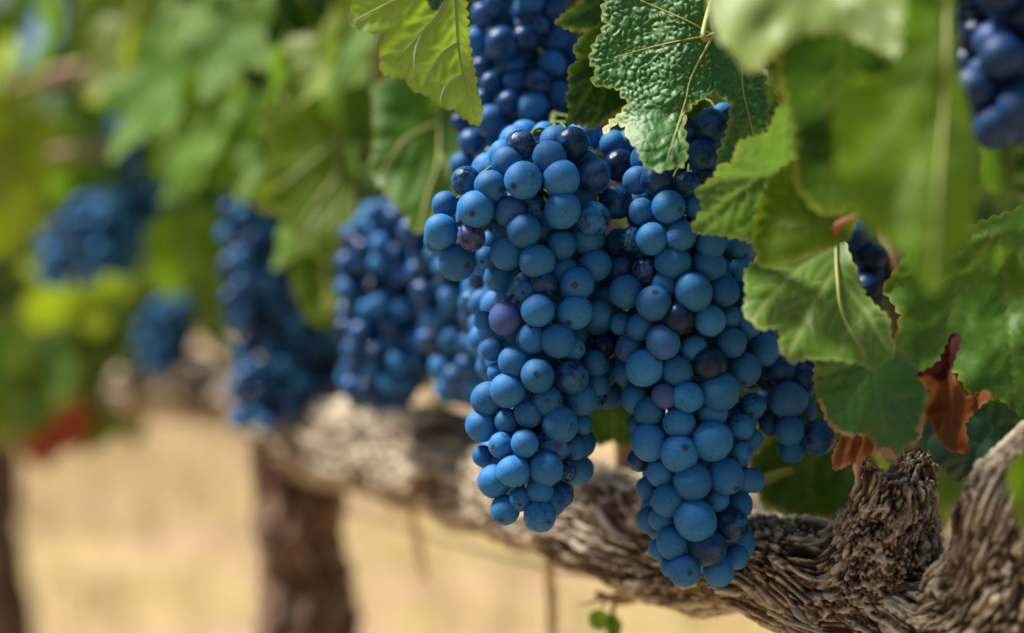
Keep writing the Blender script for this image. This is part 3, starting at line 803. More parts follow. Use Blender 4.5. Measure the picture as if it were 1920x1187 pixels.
# 13 low leaf behind
leaf([(1408, 868), (1440, 830), (1500, 800), (1580, 790), (1640, 850), (1620, 950), (1560, 975), (1490, 965), (1430, 945), (1415, 905)], .70, L_DARK, [[(1600, 800), (1520, 870), (1430, 900)], [(1520, 870), (1520, 950)]],
     'dark leaf low behind the small bunch above the arm', step=10, tooth=22, amp=6, wave=5, vw=3)
leaf([(1424, 906), (1436, 888), (1462, 880), (1486, 876), (1488, 888), (1462, 896), (1440, 910)], .680, L_PALE, [[(1484, 880), (1430, 902)]],
     'thin dry leaf scrap low between the right bunch and the stump', step=5, tooth=14, amp=2, wave=1, vw=1.5)
leaf([(1075, 720), (1100, 660), (1172, 650), (1210, 720), (1205, 815), (1178, 842), (1150, 826), (1120, 835), (1092, 790)], .715, L_DARK, [[(1160, 660), (1150, 820)]],
     'green leaf glimpsed in the gap between the two main bunches', step=9, tooth=18, amp=4, wave=2)
leaf([(1890, 880), (1905, 855), (1960, 830), (2020, 900), (1990, 1010), (1930, 1005), (1900, 960)], .47, L_FRONT, [[(2000, 850), (1950, 920), (1905, 970)]],
     'blurred green leaf at the right edge in front of the upright branch', step=10, tooth=24, amp=5, wave=3)
# 14-20 leaves further along the row, left of the bunches
leaf([(700, 160), (760, 135), (830, 180), (864, 230), (868, 300), (858, 350), (846, 372), (820, 398), (800, 424), (788, 436), (772, 430), (756, 396), (732, 372), (718, 350), (690, 320), (706, 260)], .78, L_MID, [[(824, 190), (822, 300), (800, 370), (786, 430)], [(822, 230), (760, 260), (710, 330)], [(822, 280), (850, 340)]],
     'green leaf with a paler lower tip just left of the main bunch', step=8, tooth=20, amp=6, vw=4, wave=6, vein_mat=M_VEIN_Y, vein_r=.0010, tilt=(0, -.014))
leaf([(490, 215), (560, 185), (640, 240), (655, 330), (664, 400), (660, 440), (642, 497), (602, 488), (545, 440), (540, 405), (482, 392), (476, 360), (510, 300)], .95, L_OLIVE, [[(640, 230), (632, 330), (628, 480)], [(636, 260), (560, 320), (490, 380)], [(634, 330), (580, 400), (560, 440)]],
     'olive yellow leaf above the dark blurred bunches left of the centre', step=10, tooth=24, amp=7, vw=5, wave=7, vein_mat=M_VEIN_Y, vein_r=.0013, tilt=(0, -.01))
leaf([(545, 480), (600, 465), (642, 505), (642, 580), (612, 622), (572, 592), (550, 540)], 1.02, L_MID, [[(610, 470), (600, 610)]],
     'oval green leaf hanging between two blurred bunches', step=12, tooth=26, amp=4, vw=5, wave=4)
leaf([(285, 220), (310, 140), (400, 125), (460, 165), (512, 190), (522, 240), (474, 300), (472, 352), (420, 374), (384, 310), (335, 345), (290, 322)], 1.25, L_FARS, [[(400, 140), (410, 250), (420, 366)], [(402, 180), (330, 240), (300, 310)], [(404, 180), (470, 220), (516, 236)]],
     'large fresh green lobed leaf in the blurred upper left foliage', step=13, tooth=28, amp=8, vw=6, wave=8, tilt=(0, -.01))
leaf([(150, -60), (158, 90), (190, 175), (232, 188), (264, 180), (284, 80), (312, -60)], 1.42, L_YEL, [[(230, -60), (230, 178)]],
     'yellow green backlit leaf at the upper left', step=13, tooth=28, amp=8, vw=6, wave=8)
leaf([(-90, 180), (0, 165), (60, 168), (92, 220), (88, 330), (86, 425), (30, 478), (-90, 470)], 1.35, L_YEL, [[(-60, 180), (0, 320), (60, 440)]],
     'yellow green leaf cut by the left edge of the photo', step=13, tooth=28, amp=8, vw=6, wave=8)
leaf([(268, 445), (320, 380), (400, 395), (432, 465), (412, 565), (375, 522), (300, 545)], 1.30, L_FARS, [[(360, 385), (350, 470), (380, 530)]],
     'bright leaf below the large lobed leaf and beside the dark blurred bunch', step=13, tooth=28, amp=8, vw=6, wave=8)
leaf([(646, 560), (660, 540), (690, 548), (690, 590), (668, 605)], 1.0, L_YEL, [[(680, 542), (660, 598)]],
     'small yellow leaf beside the blurred bunch left of centre', step=9, tooth=20, amp=3, wave=2)
leaf([(40, 850), (60, 800), (100, 770), (150, 758), (178, 790), (160, 830), (110, 850), (80, 880)], 1.75, L_RED, [[(160, 770), (70, 860)]],
     'red autumn leaf blurred low at the left', step=12, tooth=28, amp=6, wave=8)
leaf([(766, 870), (775, 855), (800, 858), (806, 880), (790, 900), (772, 892)], .952, L_DRY, [[(800, 862), (772, 888)]],
     'small dry brown leaf stuck to the pale far end of the arm', step=7, tooth=16, amp=3, wave=2)
leaf([(520, 110), (580, 60), (650, 80), (690, 150), (680, 230), (620, 250), (560, 210)], 1.12, L_MID, [[(600, 70), (620, 230)]],
     'mid green leaf in the upper foliage above the olive leaf', step=13, tooth=28, amp=8, vw=6, wave=8)
leaf([(640, 60), (720, 90), (730, 180), (700, 290), (660, 260), (640, 180)], .98, L_MID, [[(680, 70), (690, 270)]],
     'shaded leaf between the pale hanging leaf and the olive leaf', step=13, tooth=28, amp=8, vw=6, wave=6)

# a generic lobed leaf for the blurred mass of foliage along the row
def unit_leaf(seed, mat):
    rnd = random.Random(seed)
    base = [(0, 6), (-14, -8), (-36, -16), (-52, 4), (-47, 22), (-38, 34), (-58, 50), (-62, 74), (-44, 78), (-28, 68), (-26, 92), (-12, 112), (0, 126)]
    pts = [(x * rnd.uniform(.9, 1.1), y * rnd.uniform(.93, 1.07)) for x, y in base]
    pts += [(-x * rnd.uniform(.9, 1.1), y * rnd.uniform(.93, 1.07)) for x, y in base[::-1][1:-1]]
    pts[0] = (0, 6)
    ve = [[(0, 6), (0, 66), (0, 122)], [(0, 6), (-36, 50), (-56, 72)], [(0, 6), (36, 50), (56, 72)], [(0, 6), (-30, 4), (-48, 6)], [(0, 6), (30, 4), (48, 6)]]
    P, F, rel, vein, rim, B = leaf_flat(pts, ve, 9, 12, 4, 2.4, seed, 26, 34)
    q = P / 100.0
    z = rel * .01 + .22 * (np.abs(q[:, 0]) ** 1.5) * rnd.choice((1, -1)) - rnd.uniform(.1, .3) * (q[:, 1] - .5) ** 2 + .25 * (fbm(np.c_[q * 1.7, np.full(len(q), seed)], 2, seed) - .5)
    V = np.c_[q[:, 0], q[:, 1] - .06, z]
    st, sf = tube([(0, 0, 0), (0, -.15, -.06), (.03, -.4, -.2), (.04, -.6, -.42)], [.013, .012, .012, .014], 6)
    nb = len(V)
    V = np.vstack((V, np.array(st)))
    F = list(F) + [tuple(i + nb for i in f) for f in sf]
    me = bpy.data.meshes.new('vine_leaf'); me.from_pydata(V.tolist(), [], [list(f) for f in F])
    me.polygons.foreach_set('use_smooth', [True] * len(me.polygons))
    for k, a in (('vein', np.r_[vein, np.ones(len(st))]), ('rim', np.r_[rim, np.zeros(len(st))])):
        x = me.attributes.new(k, 'FLOAT', 'POINT'); x.data.foreach_set('value', a.astype(np.float32))
    me.materials.append(mat)
    return me
UL = [unit_leaf(11, L_MID), unit_leaf(12, L_DARK), unit_leaf(13, L_OLIVE), unit_leaf(14, L_FARS), unit_leaf(15, L_YEL), unit_leaf(16, L_FAR)]
UW = [.28, .22, .16, .14, .10, .10]
def place_leaf(p, size, yaw, droop, roll, kind, label, group):
    o = bpy.data.objects.new('vine_leaf', UL[kind]); COL.objects.link(o)
    o.location = p; o.scale = (size,) * 3
    # leaf axis (+Y) hangs down, face looks out of the row
    m = Matrix.Rotation(yaw, 4, 'Z') @ Matrix.Rotation(R(-90) + droop, 4, 'X') @ Matrix.Rotation(roll, 4, 'Z')
    o.rotation_euler = m.to_euler()
    tag(o, label, 'leaf', group)
    return o
face_yaw = math.atan2(RN[1], RN[0]) - R(90) + R(0)
for x, y, Y, sz, kd, ya, ro in [(330, 150, 1.18, .085, 5, .3, .3), (440, 235, 1.16, .075, 3, -.3, -.5), (385, 300, 1.2, .06, 3, .1, .6), (545, 150, 1.02, .06, 5, -.4, .5), (600, 120, 1.0, .055, 4, .2, -.4),
                            (470, 60, 1.1, .07, 5, .5, .2), (240, 90, 1.35, .085, 4, .1, -.3), (120, 60, 1.45, .085, 5, -.3, .4), (500, 320, 1.05, .05, 5, .4, -.7), (690, 90, .95, .05, 3, .1, .4), (590, 395, 1.0, .055, 3, .2, .2), (360, 60, 1.25, .07, 3, .4, -.2)]:
    place_leaf(tuple(at(x, y - 40, Y)), sz, face_yaw + ya, -.35, ro, kd, 'bright blurred leaf hanging over the far bunches at the upper left', 'bright hanging leaves at the upper left')
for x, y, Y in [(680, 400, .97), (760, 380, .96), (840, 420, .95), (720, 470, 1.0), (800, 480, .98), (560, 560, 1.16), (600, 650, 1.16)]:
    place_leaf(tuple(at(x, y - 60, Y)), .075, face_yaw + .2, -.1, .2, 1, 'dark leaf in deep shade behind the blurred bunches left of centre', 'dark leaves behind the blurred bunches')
cnt = 0
tries = 0
while cnt < 230 and tries < 4000:
    tries += 1
    t = random.uniform(.15, 2.7); n = random.uniform(.02, .34) if t < 1.3 else random.uniform(-.10, .34)
    z = random.uniform(.78, 1.5) if random.random() < .9 else random.uniform(.66, .8)
    p = row(t, n, z)
    x = 960 + p[0] / p[1] * FPX; y = 593.5 - (p[2] - HC) / p[1] * FPX
    if x < -250 or x > 2150 or y < -260: continue
    # keep the gaps the photograph shows: bunches, the bare arm and the open ground below it
    if y > 330 and 420 < x < 1450 and n < .18: continue
    if y > 640 and x > 250: continue
    if y > 600 and x > 0 and n < .1: continue
    place_leaf(tuple(p), random.uniform(.075, .115), face_yaw + random.uniform(-1.0, 1.0), random.uniform(-.7, .8), random.uniform(-.7, .7),
               random.choices(range(6), UW)[0], 'blurred green vine leaf in the mass of foliage along the row', 'blurred leaves of the foliage along the row')
    cnt += 1
for i in range(26):
    x = random.uniform(-120, 250); y = random.uniform(470, 740); Y = random.uniform(1.6, 2.1)
    place_leaf(tuple(at(x, y - 40, Y)), random.uniform(.09, .12), random.uniform(-.8, .8), random.uniform(-.5, .5), random.uniform(-.8, .8), random.choice((0, 1, 1, 2)),
               'dark blurred leaf hanging low at the left under the sideways bunch', 'low hanging leaves at the left')
# shaded foliage behind the right-hand leaves and above the picture
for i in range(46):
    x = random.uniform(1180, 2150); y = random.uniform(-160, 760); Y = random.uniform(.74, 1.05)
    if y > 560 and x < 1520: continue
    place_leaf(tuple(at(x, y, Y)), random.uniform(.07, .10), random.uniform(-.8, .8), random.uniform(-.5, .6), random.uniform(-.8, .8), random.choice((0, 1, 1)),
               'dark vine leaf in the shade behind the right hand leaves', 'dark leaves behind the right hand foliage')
print('leaves', round(time.time() - T0, 1))

# neighbouring row and far foliage: a mass nobody could count
def hedge(name, off, t0, t1, n, zlo, zhi, depth, size, mat, label, seed):
    r = np.random.default_rng(seed)
    V, F = [], []
    sh = np.array([(0, -.5, 0), (.42, -.3, .08), (.5, .15, .1), (.2, .3, .02), (0, .6, -.08), (-.2, .3, .02), (-.5, .15, .1), (-.42, -.3, .08)])
    for i in range(n):
        t = t0 + (t1 - t0) * r.random() ** 1.3
        p = row(t, off + r.normal(0, depth), 0)
        z = zlo + (zhi - zlo) * r.random()
        top = zhi - .35 * vnoise(np.array([[t * 1.7, off, 0]]), 3)[0]
        if z > top: continue
        if z < zlo + .3 * vnoise(np.array([[t * 2.3, off, 5]]), 4)[0]: continue
        p[2] = z
        m = np.array(Matrix.Rotation(r.uniform(0, 6.28), 3, 'Z') @ Matrix.Rotation(R(70) + r.normal(0, .5), 3, 'X'))
        q = sh * (size * r.uniform(.7, 1.3)) @ m.T + p
        o = len(V); V.extend(q); F.append(tuple(range(o, o + 8)))
    o = mesh_obj(name, V, F, mat, smooth=False)
    tag(o, label, 'foliage', kind='stuff')
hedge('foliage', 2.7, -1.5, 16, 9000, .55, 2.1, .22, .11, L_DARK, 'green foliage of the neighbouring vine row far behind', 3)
hedge('foliage', -2.3, -2.5, 6, 3500, .45, 1.9, .18, .12, L_DARK, 'unseen foliage row added across the path to block low sky light', 13)  # added row out of view, cuts low front sky light for contrast
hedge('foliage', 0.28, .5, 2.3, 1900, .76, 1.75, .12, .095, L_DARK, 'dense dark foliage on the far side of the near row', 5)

# ------------------------------------------------------------------ grape bunches
def grape_mesh(seed, mat):
    r = np.random.default_rng(seed)
    V, F = [], []
    nu, nv = 28, 18
    for j in range(1, nv):
        ph = math.pi * j / nv
        for i in range(nu):
            th = 2 * math.pi * i / nu
            V.append((math.sin(ph) * math.cos(th), math.sin(ph) * math.sin(th), math.cos(ph)))
    V.append((0, 0, 1)); V.append((0, 0, -1))
    V = np.array(V)
    k = 1 + .045 * (fbm(V * 1.1 + seed * 5.3, 2, seed) - .5) * 2
    z = V[:, 2].copy()
    k -= .04 * np.exp(-((1 - z) / .012))            # dimple at the stylar scar
    V = V * k[:, None]
    V[:, 2] *= 1.03 * (1 + r.uniform(-.04, .07))
    for j in range(nv - 2):
        for i in range(nu):
            a = j * nu + i; b = j * nu + (i + 1) % nu
            F.append((a, a + nu, b + nu, b))
    t, bt = (nv - 1) * nu, (nv - 1) * nu + 1
    for i in range(nu):
        F.append((t, i, (i + 1) % nu)); F.append((bt, (nv - 2) * nu + (i + 1) % nu, (nv - 2) * nu + i))
    me = bpy.data.meshes.new('grape'); me.from_pydata(V.tolist(), [], F)
    me.polygons.foreach_set('use_smooth', [True] * len(me.polygons)); me.materials.append(mat)
    return me
G_N = [grape_mesh(s, M_GRAPE) for s in range(1, 7)]
G_P = [grape_mesh(s, M_GRAPE_P) for s in range(21, 23)]
G_C = [grape_mesh(s, M_GRAPE_C) for s in range(51, 56)]
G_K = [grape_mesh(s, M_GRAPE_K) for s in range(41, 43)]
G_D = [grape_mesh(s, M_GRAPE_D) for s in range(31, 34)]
SPH = np.array([v.co[:] for v in G_N[0].vertices]); SPHF = [tuple(p.vertices) for p in G_N[0].polygons]

def axis_at(axis, y):
    a = np.array(axis, float)
    return np.interp(y, a[:, 1], a[:, 0]), np.interp(y, a[:, 1], a[:, 2])

def bunch(label, grapes, Yf, axis, stem_top, fill=0, back=0, bulge=.03, seed=1, group=None, dark=.10, lay=.008, painted_shade=False):
    """grapes: rows (x, y, r, layer, kind) in photograph pixels; axis rows (x, y, half-width) give the bunch's own form"""
    rnd = random.Random(seed)
    G = []
    for g in grapes:
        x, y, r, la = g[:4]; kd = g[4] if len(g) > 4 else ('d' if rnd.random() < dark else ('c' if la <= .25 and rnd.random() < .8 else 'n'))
        cx, hw = axis_at(axis, y)
        u = min(1.25, abs(x - cx) / max(hw, 20))
        r = r * 1.04
        G.append([x, y, r, Yf + bulge * (1 - math.sqrt(max(0, 1 - min(1, u) ** 2))) + la * lay, kd])
    ys = [a[1] for a in axis]
    for i in range(fill):
        y = rnd.uniform(min(ys), max(ys) - 70 * .6 / Yf); cx, hw = axis_at(axis, y)
        x = cx + rnd.uniform(-.72, .72) * hw; u = abs(x - cx) / hw
        G.append([x, y, rnd.uniform(.0062, .0078) * FPX / Yf, Yf + bulge * (1 - math.sqrt(1 - min(1, u) ** 2)) + rnd.uniform(.020, .036), 'f'])
    G.sort(key=lambda g: (g[4] == 'f', g[3]))
    placed = np.zeros((0, 4)); out = []
    for x, y, r, Y, kd in G:
        Y0 = Y
        while True:
            c = at(x, y, Y); rm = r * Y / FPX
            if len(placed) == 0: break
            d = np.sqrt(((placed[:, :3] - c) ** 2).sum(1)) - .69 * (placed[:, 3] + rm)
            if d.min() >= 0: break
            Y += .001
            if Y > Y0 + .06: break
        if kd == 'f' and Y > Y0 + .05: continue
        placed = np.vstack((placed, (*c, rm))); out.append((c, rm, 'k' if painted_shade else ('n' if kd == 'f' and rnd.random() > .2 else ('d' if kd == 'f' else kd))))
    # the far half of the bunch, seen only from the side: darts into its round body
    backs = []
    tr = 0
    while len(backs) < back and tr < 6000:
        tr += 1
        y = rnd.uniform(min(ys), max(ys) - 62 * .6 / Yf); cx, hw = axis_at(axis, y)
        x = cx + rnd.uniform(-.62, .62) * hw; u = abs(x - cx) / hw
        th = bulge * 1.9 * math.sqrt(1 - u * u)
        Y = Yf + bulge + rnd.uniform(-.1, 1) * th * .6
        c = at(x, y, Y); rm = rnd.uniform(.0064, .0078)
        d = np.sqrt(((placed[:, :3] - c) ** 2).sum(1)) - .9 * (placed[:, 3] + rm)
        if d.min() < 0: continue
        placed = np.vstack((placed, (*c, rm))); backs.append((c, rm))
    sx, sy, sY = stem_top
    root = empty('grape_bunch', tuple(at(sx, sy, sY)), label, 'grape bunch', group)
    rl = np.array(root.location)
    single = out[:100]
    for c, rm, kd in single:
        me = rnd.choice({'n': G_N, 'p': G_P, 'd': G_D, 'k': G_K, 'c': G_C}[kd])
        o = bpy.data.objects.new('grape', me); COL.objects.link(o); o.parent = root
        o.location = c - rl; o.scale = (rm * rnd.uniform(.98, 1.03), rm * rnd.uniform(.98, 1.03), rm * rnd.uniform(.96, 1.05))
        cx, _ = axis_at(axis, 0); 
        dirv = Vector((rnd.gauss(0, .75), -.55 + rnd.gauss(0, .6), -.25 + rnd.gauss(0, .6))).normalized()
        o.rotation_euler = (dirv.to_track_quat('Z', 'Y') @ Vector((0, 0, 1)).rotation_difference(Vector((0, 0, 1)))).to_euler()
    rest = [(c, rm) for c, rm, _ in out[100:]] + backs
    if rest:
        V, F = join([((SPH * rm + c), SPHF) for c, rm in rest])
        o = mesh_obj('grape', V, F, M_GRAPE_K if painted_shade else M_GRAPE, root); o['kind'] = 'stuff'
    # rachis and pedicels
    ay = np.linspace(min(ys), max(ys), 12); pts = []
    for y in ay:
        cx, hw = axis_at(axis, y); pts.append(at(cx, y, Yf + bulge * 1.05))
    pts = [at(sx, sy, sY)] + pts
    pp = smooth_path(np.array(pts), 30)
    parts = [tube(pp, np.linspace(.0017, .001, 30), 7)]
    for c, rm, kd in out:
        i = int(np.argmin(np.abs(pp[:, 2] - (c[2] + .012))))
        a = pp[i]; d = a - c; L = np.linalg.norm(d)
        if L < .01: continue
        m = (a + c) / 2 + np.array((0, 0, .004))
        parts.append(tube(smooth_path(np.array((a, m, c + d / L * rm * .8)), 6), [.0009, .0008, .0007, .0007, .0008, .0011], 5))
    V, F = join(parts)
    mesh_obj('stem', V, F, M_STEM, root)
    return root

def cv(ox, oy, s, rows):
    return [(ox + r[0] / s, oy + r[1] / s, r[2] / s, *r[3:]) for r in rows]

gA = cv(780, 200, 2.967, [
    (585, 215, 82, 1.0), (510, 315, 88, .8), (740, 290, 100, .6), (870, 205, 90, 1.3, 'd'), (280, 415, 82, .5), (413, 440, 85, .3), (598, 408, 103, 0), (808, 400, 100, 0),
    (950, 310, 68, .9), (990, 380, 92, .4, 'd'), (1100, 210, 75, 1.1), (1135, 330, 95, .5, 'd'), (160, 545, 72, .7), (333, 572, 103, 0), (140, 695, 92, .1), (118, 742, 72, 1.0),
    (308, 725, 75, .2, 'p'), (228, 868, 100, .1), (525, 585, 85, 1.0), (665, 565, 65, 1.3), (600, 693, 90, .3), (815, 575, 98, 0), (772, 610, 88, .7), (985, 625, 95, 0), (1115, 530, 95, .5, 'd'),
    (810, 770, 78, .6), (950, 730, 95, .8), (510, 815, 90, .8), (672, 860, 90, .3), (820, 915, 82, .5), (997, 880, 90, .2), (712, 985, 73, .4, 'd'), (895, 985, 93, 0), (615, 1030, 65, .8),
    (385, 840, 62, 1.8), (700, 700, 60, 1.6), (1130, 770, 85, 1.3), (1150, 920, 70, 1.1), (1060, 1000, 70, 1.3), (500, 1180, 92, .5, 'p')])
gA += cv(800, 550, 2.525, [
    (525, 82, 76, 0), (700, 90, 80, 0), (815, 95, 68, .7), (310, 265, 55, .9), (268, 130, 45, 1.2), (495, 215, 70, .5), (620, 225, 80, 0), (690, 260, 60, .8), (415, 325, 75, .5), (525, 390, 80, .1), (685, 395, 78, .4),
    (335, 375, 45, 1.1), (385, 460, 80, .2), (290, 500, 78, .5), (570, 510, 72, .5), (730, 500, 78, .6), (260, 625, 75, .3), (380, 605, 60, .8), (480, 572, 62, .5), (632, 618, 82, 0), (735, 620, 50, 1.2),
    (355, 720, 62, .3), (465, 710, 64, .1), (605, 710, 78, .5), (265, 770, 50, 1.0), (700, 730, 55, 1.1), (410, 842, 74, 0), (565, 830, 79, .1), (320, 890, 76, .2), (660, 840, 52, .9),
    (535, 935, 64, .4), (445, 975, 55, .6), (635, 955, 60, .7), (372, 1025, 68, .4), (535, 1055, 75, .3), (590, 990, 65, .8), (800, 330, 60, 1.4), (810, 430, 55, 1.5), (800, 500, 50, 1.4), (860, 250, 55, 1.6)])
gA += [(x, y, 27, 2.2, 'n') for x, y in [(1150, 470), (1160, 520), (1140, 560), (1155, 605), (1120, 600), (1125, 650), (1150, 660), (1110, 500), (1130, 700), (1100, 690), (1140, 740), (1090, 830), (1085, 880), (1000, 880), (960, 800), (1060, 640)]]
axA = [(1030, 255, 100), (1000, 320, 150), (985, 420, 185), (1000, 520, 135), (1015, 600, 130), (1015, 700, 125), (990, 850, 105), (1000, 985, 85)]
bunch('left one of the two sharp main bunches, its shoulder of grapes jutting left', gA, .592, axA, (1040, 215, .672), fill=110, back=80, seed=3, dark=.02)

gB = cv(1100, 200, 2.9675, [
    (690, 110, 95, 1.0, 'd'), (640, 265, 85, .9, 'd'), (560, 130, 70, 1.6, 'd'), (760, 40, 60, 1.6), (390, 410, 88, .6, 'd'), (280, 410, 75, .9), (560, 440, 75, .8, 'd'), (650, 385, 70, 1.2, 'd'), (610, 560, 65, .6), (310, 585, 72, .5),
    (455, 560, 90, .1), (255, 735, 70, .4), (365, 735, 88, 0), (525, 720, 80, .1), (690, 765, 80, .3), (480, 865, 92, .4), (680, 880, 90, .4), (850, 770, 75, .8), (860, 900, 65, .8), (195, 910, 70, 1.1), (330, 910, 75, .9),
    (220, 1030, 90, .1), (440, 990, 75, .7), (595, 1030, 100, 0), (765, 1030, 80, .4), (375, 1095, 97, 0), (510, 1180, 90, .2), (685, 1190, 85, .2), (110, 1080, 80, .9), (230, 200, 70, 1.4), (440, 470, 60, 1.3), (150, 250, 60, 1.5)])
gB += cv(1100, 550, 2.082, [
    (210, 130, 52, .4), (298, 190, 65, 0), (45, 80, 50, 1.0), (138, 118, 46, .7), (560, 95, 42, .8), (630, 110, 56, .5), (565, 192, 56, .3), (690, 220, 58, .7), (418, 217, 55, .7), (168, 215, 50, .6), (225, 292, 70, 0), (148, 315, 46, .8),
    (355, 303, 60, .4), (482, 280, 66, .1), (615, 298, 66, .3), (190, 415, 52, .5), (305, 400, 50, .2, 'p'), (395, 405, 58, .1), (520, 382, 74, 0), (245, 460, 55, .4), (362, 507, 60, .4), (490, 465, 60, .7), (600, 522, 50, .5), (245, 580, 70, .1),
    (490, 577, 77, 0), (362, 625, 73, 0), (600, 622, 48, .4), (205, 650, 46, .8), (290, 700, 55, .5), (413, 735, 72, .1), (540, 712, 68, 0), (237, 760, 43, .9), (320, 808, 63, .2), (620, 730, 50, .6), (650, 730, 46, 1.0), (510, 805, 46, .7),
    (595, 825, 50, .9), (245, 885, 50, .7), (295, 878, 50, .4), (424, 885, 77, 0), (565, 905, 66, .3), (335, 975, 60, .2), (474, 995, 70, .1, 'd'), (585, 1030, 46, .7), (285, 1000, 42, .7), (380, 1080, 62, .2), (515, 1085, 60, .3), (325, 1070, 36, .8),
    (650, 440, 50, 1.0), (195, 510, 36, 1.0), (640, 570, 45, 1.0), (700, 150, 40, 1.2)])
axB = [(1300, 220, 110), (1290, 400, 145), (1290, 560, 160), (1290, 700, 145), (1305, 850, 120), (1310, 1000, 105), (1310, 1110, 85)]
bunch('right one of the two sharp main bunches, reaching down over the arm', gB, .590, axB, (1310, 60, .65), fill=110, back=80, seed=5, dark=.02)

gC = cv(840, 0, 3.597, [
    (245, 100, 92, .2, 'd'), (365, 295, 110, 0), (590, 170, 88, .5), (520, 260, 88, .3), (190, 270, 85, .6), (740, 270, 82, .5), (330, 20, 85, .5), (560, 20, 85, .6), (710, 70, 85, .7), (600, 560, 95, .3), (745, 640, 88, .3), (570, 725, 100, .1), (420, 695, 82, .3),
    (290, 810, 95, .3), (90, 830, 65, .6), (160, 960, 90, .1), (390, 895, 62, .4), (720, 830, 98, -.2), (540, 930, 112, -.2), (100, 1110, 85, .3), (300, 1060, 70, .3), (290, 560, 72, .6), (460, 545, 78, .6), (700, 430, 88, .5), (450, 445, 88, .9, 'd'), (230, 450, 72, .8),
    (850, 330, 82, .6), (840, 480, 82, .7), (800, 150, 80, .8), (240, 670, 70, .8), (600, -120, 90, .3), (400, -110, 90, .3), (230, -60, 85, .3), (760, -60, 85, .4), (500, -240, 90, .3), (320, -230, 85, .5), (870, 620, 75, .8), (880, 800, 75, .9)])
bunch('dusky soft bunch rising behind the main bunches to the top picture edge', gC, .690, [(985, -80, 90), (985, 100, 120), (985, 250, 130), (960, 320, 120)], (1000, -160, .74), fill=40, back=20, seed=8, dark=.45)

gD = cv(1100, 550, 2.082, [(785, 415, 68, .1), (790, 537, 57, 0), (905, 562, 66, 0), (800, 612, 50, .5), (715, 512, 42, .7), (850, 335, 52, .6, 'd'), (760, 300, 60, .9, 'd'), (870, 285, 45, 1.1, 'd'), (700, 330, 50, 1.3, 'd'), (690, 470, 42, 1.1, 'd'), (640, 330, 46, 1.6, 'd')])
bunch('small loose bunch of dark grapes under the drooping leaf', gD, .622, [(1470, 680, 80), (1490, 760, 80), (1490, 850, 60)], (1450, 640, .66), fill=6, back=0, seed=9, bulge=.012)

def auto_bunch(label, axis, Yf, stem, n, back=0, seed=1, group=None, bulge=.03, dark=.15, painted_shade=False):
    """a bunch too blurred to read grape by grape: berries darted over its outline"""
    rnd = random.Random(seed); ys = [a[1] for a in axis]; G = []; tr = 0
    rp = .0076 * FPX / Yf
    while len(G) < n and tr < 5000:
        tr += 1
        y = rnd.uniform(min(ys), max(ys)); cx, hw = axis_at(axis, y); x = cx + rnd.uniform(-1, 1) * max(hw - rp * .5, 5)
        la = rnd.choice((0, 0, .4, .9, 1.4)); r = rp * rnd.uniform(.85, 1.1)
        if any((x - g[0]) ** 2 + (y - g[1]) ** 2 < (r * (1.2 if abs(la - g[3]) < .3 else .8)) ** 2 for g in G): continue
        G.append((x, y, r, la))
    return bunch(label, G, Yf, axis, stem, 130, back, bulge, seed, group, dark, .008, painted_shade)

auto_bunch('blurred bunch of grapes peeping out right behind the left side of the main bunch', [(925, 500, 30), (925, 560, 52), (930, 640, 50), (950, 720, 35)], .665, (960, 420, .70), 14, 4, 11, bulge=.015)
auto_bunch('blurred bunch behind the main bunch ending left of its middle', [(830, 400, 75), (860, 520, 90), (870, 640, 80), (890, 760, 50)], .80, (860, 330, .84), 60, 10, 12, dark=.6)  # here and in the next two, many dark skins stand in for shade
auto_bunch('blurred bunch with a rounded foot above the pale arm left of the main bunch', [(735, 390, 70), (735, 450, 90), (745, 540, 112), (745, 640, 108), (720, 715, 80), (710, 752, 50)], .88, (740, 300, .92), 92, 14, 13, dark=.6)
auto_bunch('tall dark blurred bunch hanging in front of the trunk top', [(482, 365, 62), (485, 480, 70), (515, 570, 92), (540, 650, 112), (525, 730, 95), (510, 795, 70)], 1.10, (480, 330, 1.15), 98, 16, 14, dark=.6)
auto_bunch('blurred bunch stretching sideways in the foliage at the left', [(255, 355, 70), (220, 410, 130), (190, 470, 130), (140, 530, 60)], 1.42, (280, 310, 1.47), 64, 10, 15, bulge=.04)
auto_bunch('little far bunch low at the left above the far pale arm', [(325, 570, 40), (310, 620, 60), (295, 690, 35)], 1.52, (330, 540, 1.55), 26, 4, 16)
auto_bunch('dark blurred bunch at the upper right corner close to the lens', [(1900, -140, 90), (1893, -30, 105), (1893, 90, 98), (1893, 175, 82), (1895, 235, 50)], .495, (1900, -180, .53), 60, 0, 17, painted_shade=True)  # shade over this bunch is painted by its dark skin
auto_bunch('dark grapes half hidden in the gap right of the drooping leaf', [(1612, 440, 30), (1618, 490, 32), (1625, 545, 28)], .66, (1612, 400, .70), 8, 0, 18, bulge=.012, painted_shade=True)
auto_bunch('few far grapes behind the bent cane at the upper left', [(240, 205, 30), (238, 260, 32), (235, 320, 28)], 1.60, (245, 170, 1.62), 10, 2, 19)
print('bunches', round(time.time() - T0, 1))

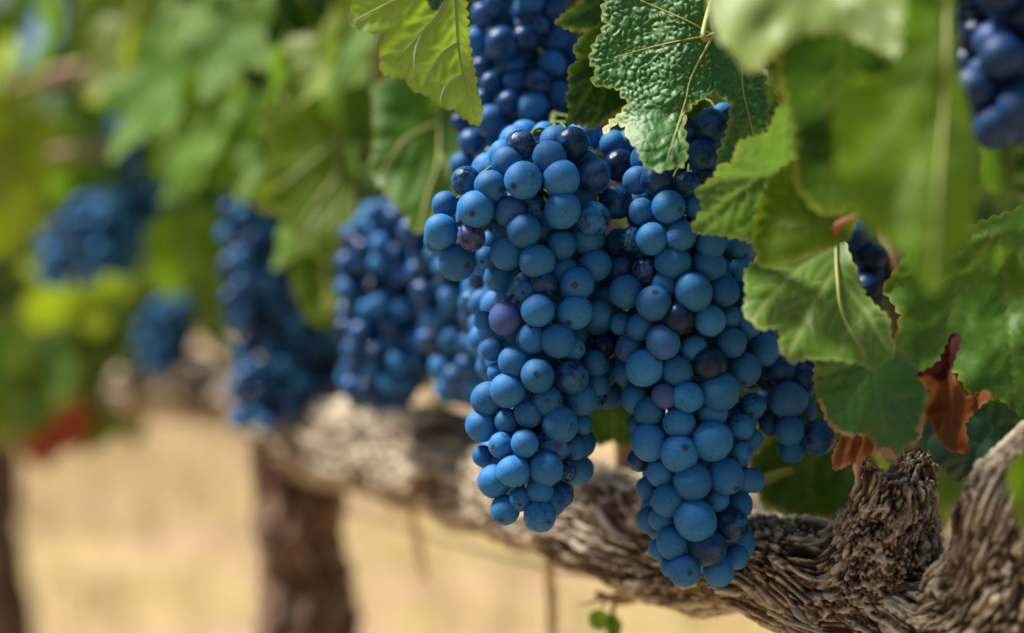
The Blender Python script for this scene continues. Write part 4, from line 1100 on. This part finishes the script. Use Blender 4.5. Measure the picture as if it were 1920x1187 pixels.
# ------------------------------------------------------------------ small things
c = smooth_path(skel([(1031, 985, .865, .0034), (1032, 1100, .865, .0033), (1036, 1300, .865, .0035), (1040, 3060, .865, .0045)]), 20)
V, F = tube(c[:, :3], c[:, 3], 10)
o = mesh_obj('stake', V, F, M_STAKE, origin=c[-1, :3]); tag(o, 'thin tan stake standing under the arm below the left main bunch', 'stake')
c = smooth_path(skel([(766, 905, 1.02, .0030), (778, 990, 1.03, .0030), (796, 1085, 1.06, .0022)]), 12)
V, F = tube(c[:, :3], c[:, 3], 8)
o = mesh_obj('dead_twig', V, F, M_STAKE, origin=c[0, :3]); tag(o, 'thin grey dead twig hanging under the far end of the arm', 'twig')
c = smooth_path(skel([(560, 930, 1.26, 0.0011), (1000, 1060, .89, .0011), (1330, 1098, .712, .0011), (1400, 1140, .655, .0009), (1470, 1163, .622, .0009), (1560, 1194, .585, .0009), (1680, 1245, .55, .0011), (1900, 1340, .50, .0011)]), 50)
V, F = tube(c[:, :3], c[:, 3], 8)
o = mesh_obj('trellis_wire', V, F, M_WIRE, origin=c[25, :3]); tag(o, 'pale galvanised trellis wire passing under the arm at the bottom', 'wire')
sp = empty('green_sprout', tuple(at(1185, 1135, .745)), 'dry twiggy sprout with two fresh green leaflets under the arm', 'sprout')
parts = []
for px in ([(1200, 1120, .745, .0022), (1165, 1128, .74, .002), (1118, 1112, .735, .0018)], [(1160, 1126, .74, .0016), (1150, 1142, .738, .0013), (1146, 1190, .737, .0011), (1150, 1230, .737, .001)],
           [(1185, 1124, .742, .0014), (1150, 1116, .735, .0012), (1128, 1136, .73, .001)], [(1140, 1118, .737, .0014), (1110, 1128, .735, .0009), (1085, 1134, .735, .0006)]):
    c = smooth_path(skel(px), 10); parts.append(tube(c[:, :3], c[:, 3], 7))
V, F = join(parts); mesh_obj('twig', V, F, M_CANE, sp)
for x0, y0, hw, hh in ((1124, 1162, 21, 19), (1150, 1175, 15, 22)):
    ol = [(x0 + hw * math.cos(a) * (1 + .12 * math.cos(3 * a)), y0 + hh * math.sin(a)) for a in np.linspace(0, 6.283, 13)[:-1]]
    P, FF, rel, ve, ri, B = leaf_flat(ol, [[(x0 + hw * .8, y0 - hh * .6), (x0 - hw * .7, y0 + hh * .6)]], 6, 12, 2, 2, 55)
    d = .735 - rel * .0002 + ((P[:, 0] - x0) / hw) ** 2 * .003
    mesh_obj('leaflet', at_many(P[:, 0], P[:, 1], d), FF, L_FRONT, sp, attrs={'vein': ve, 'rim': ri})
print('script', round(time.time() - T0, 1), 'objects', len(S.objects))
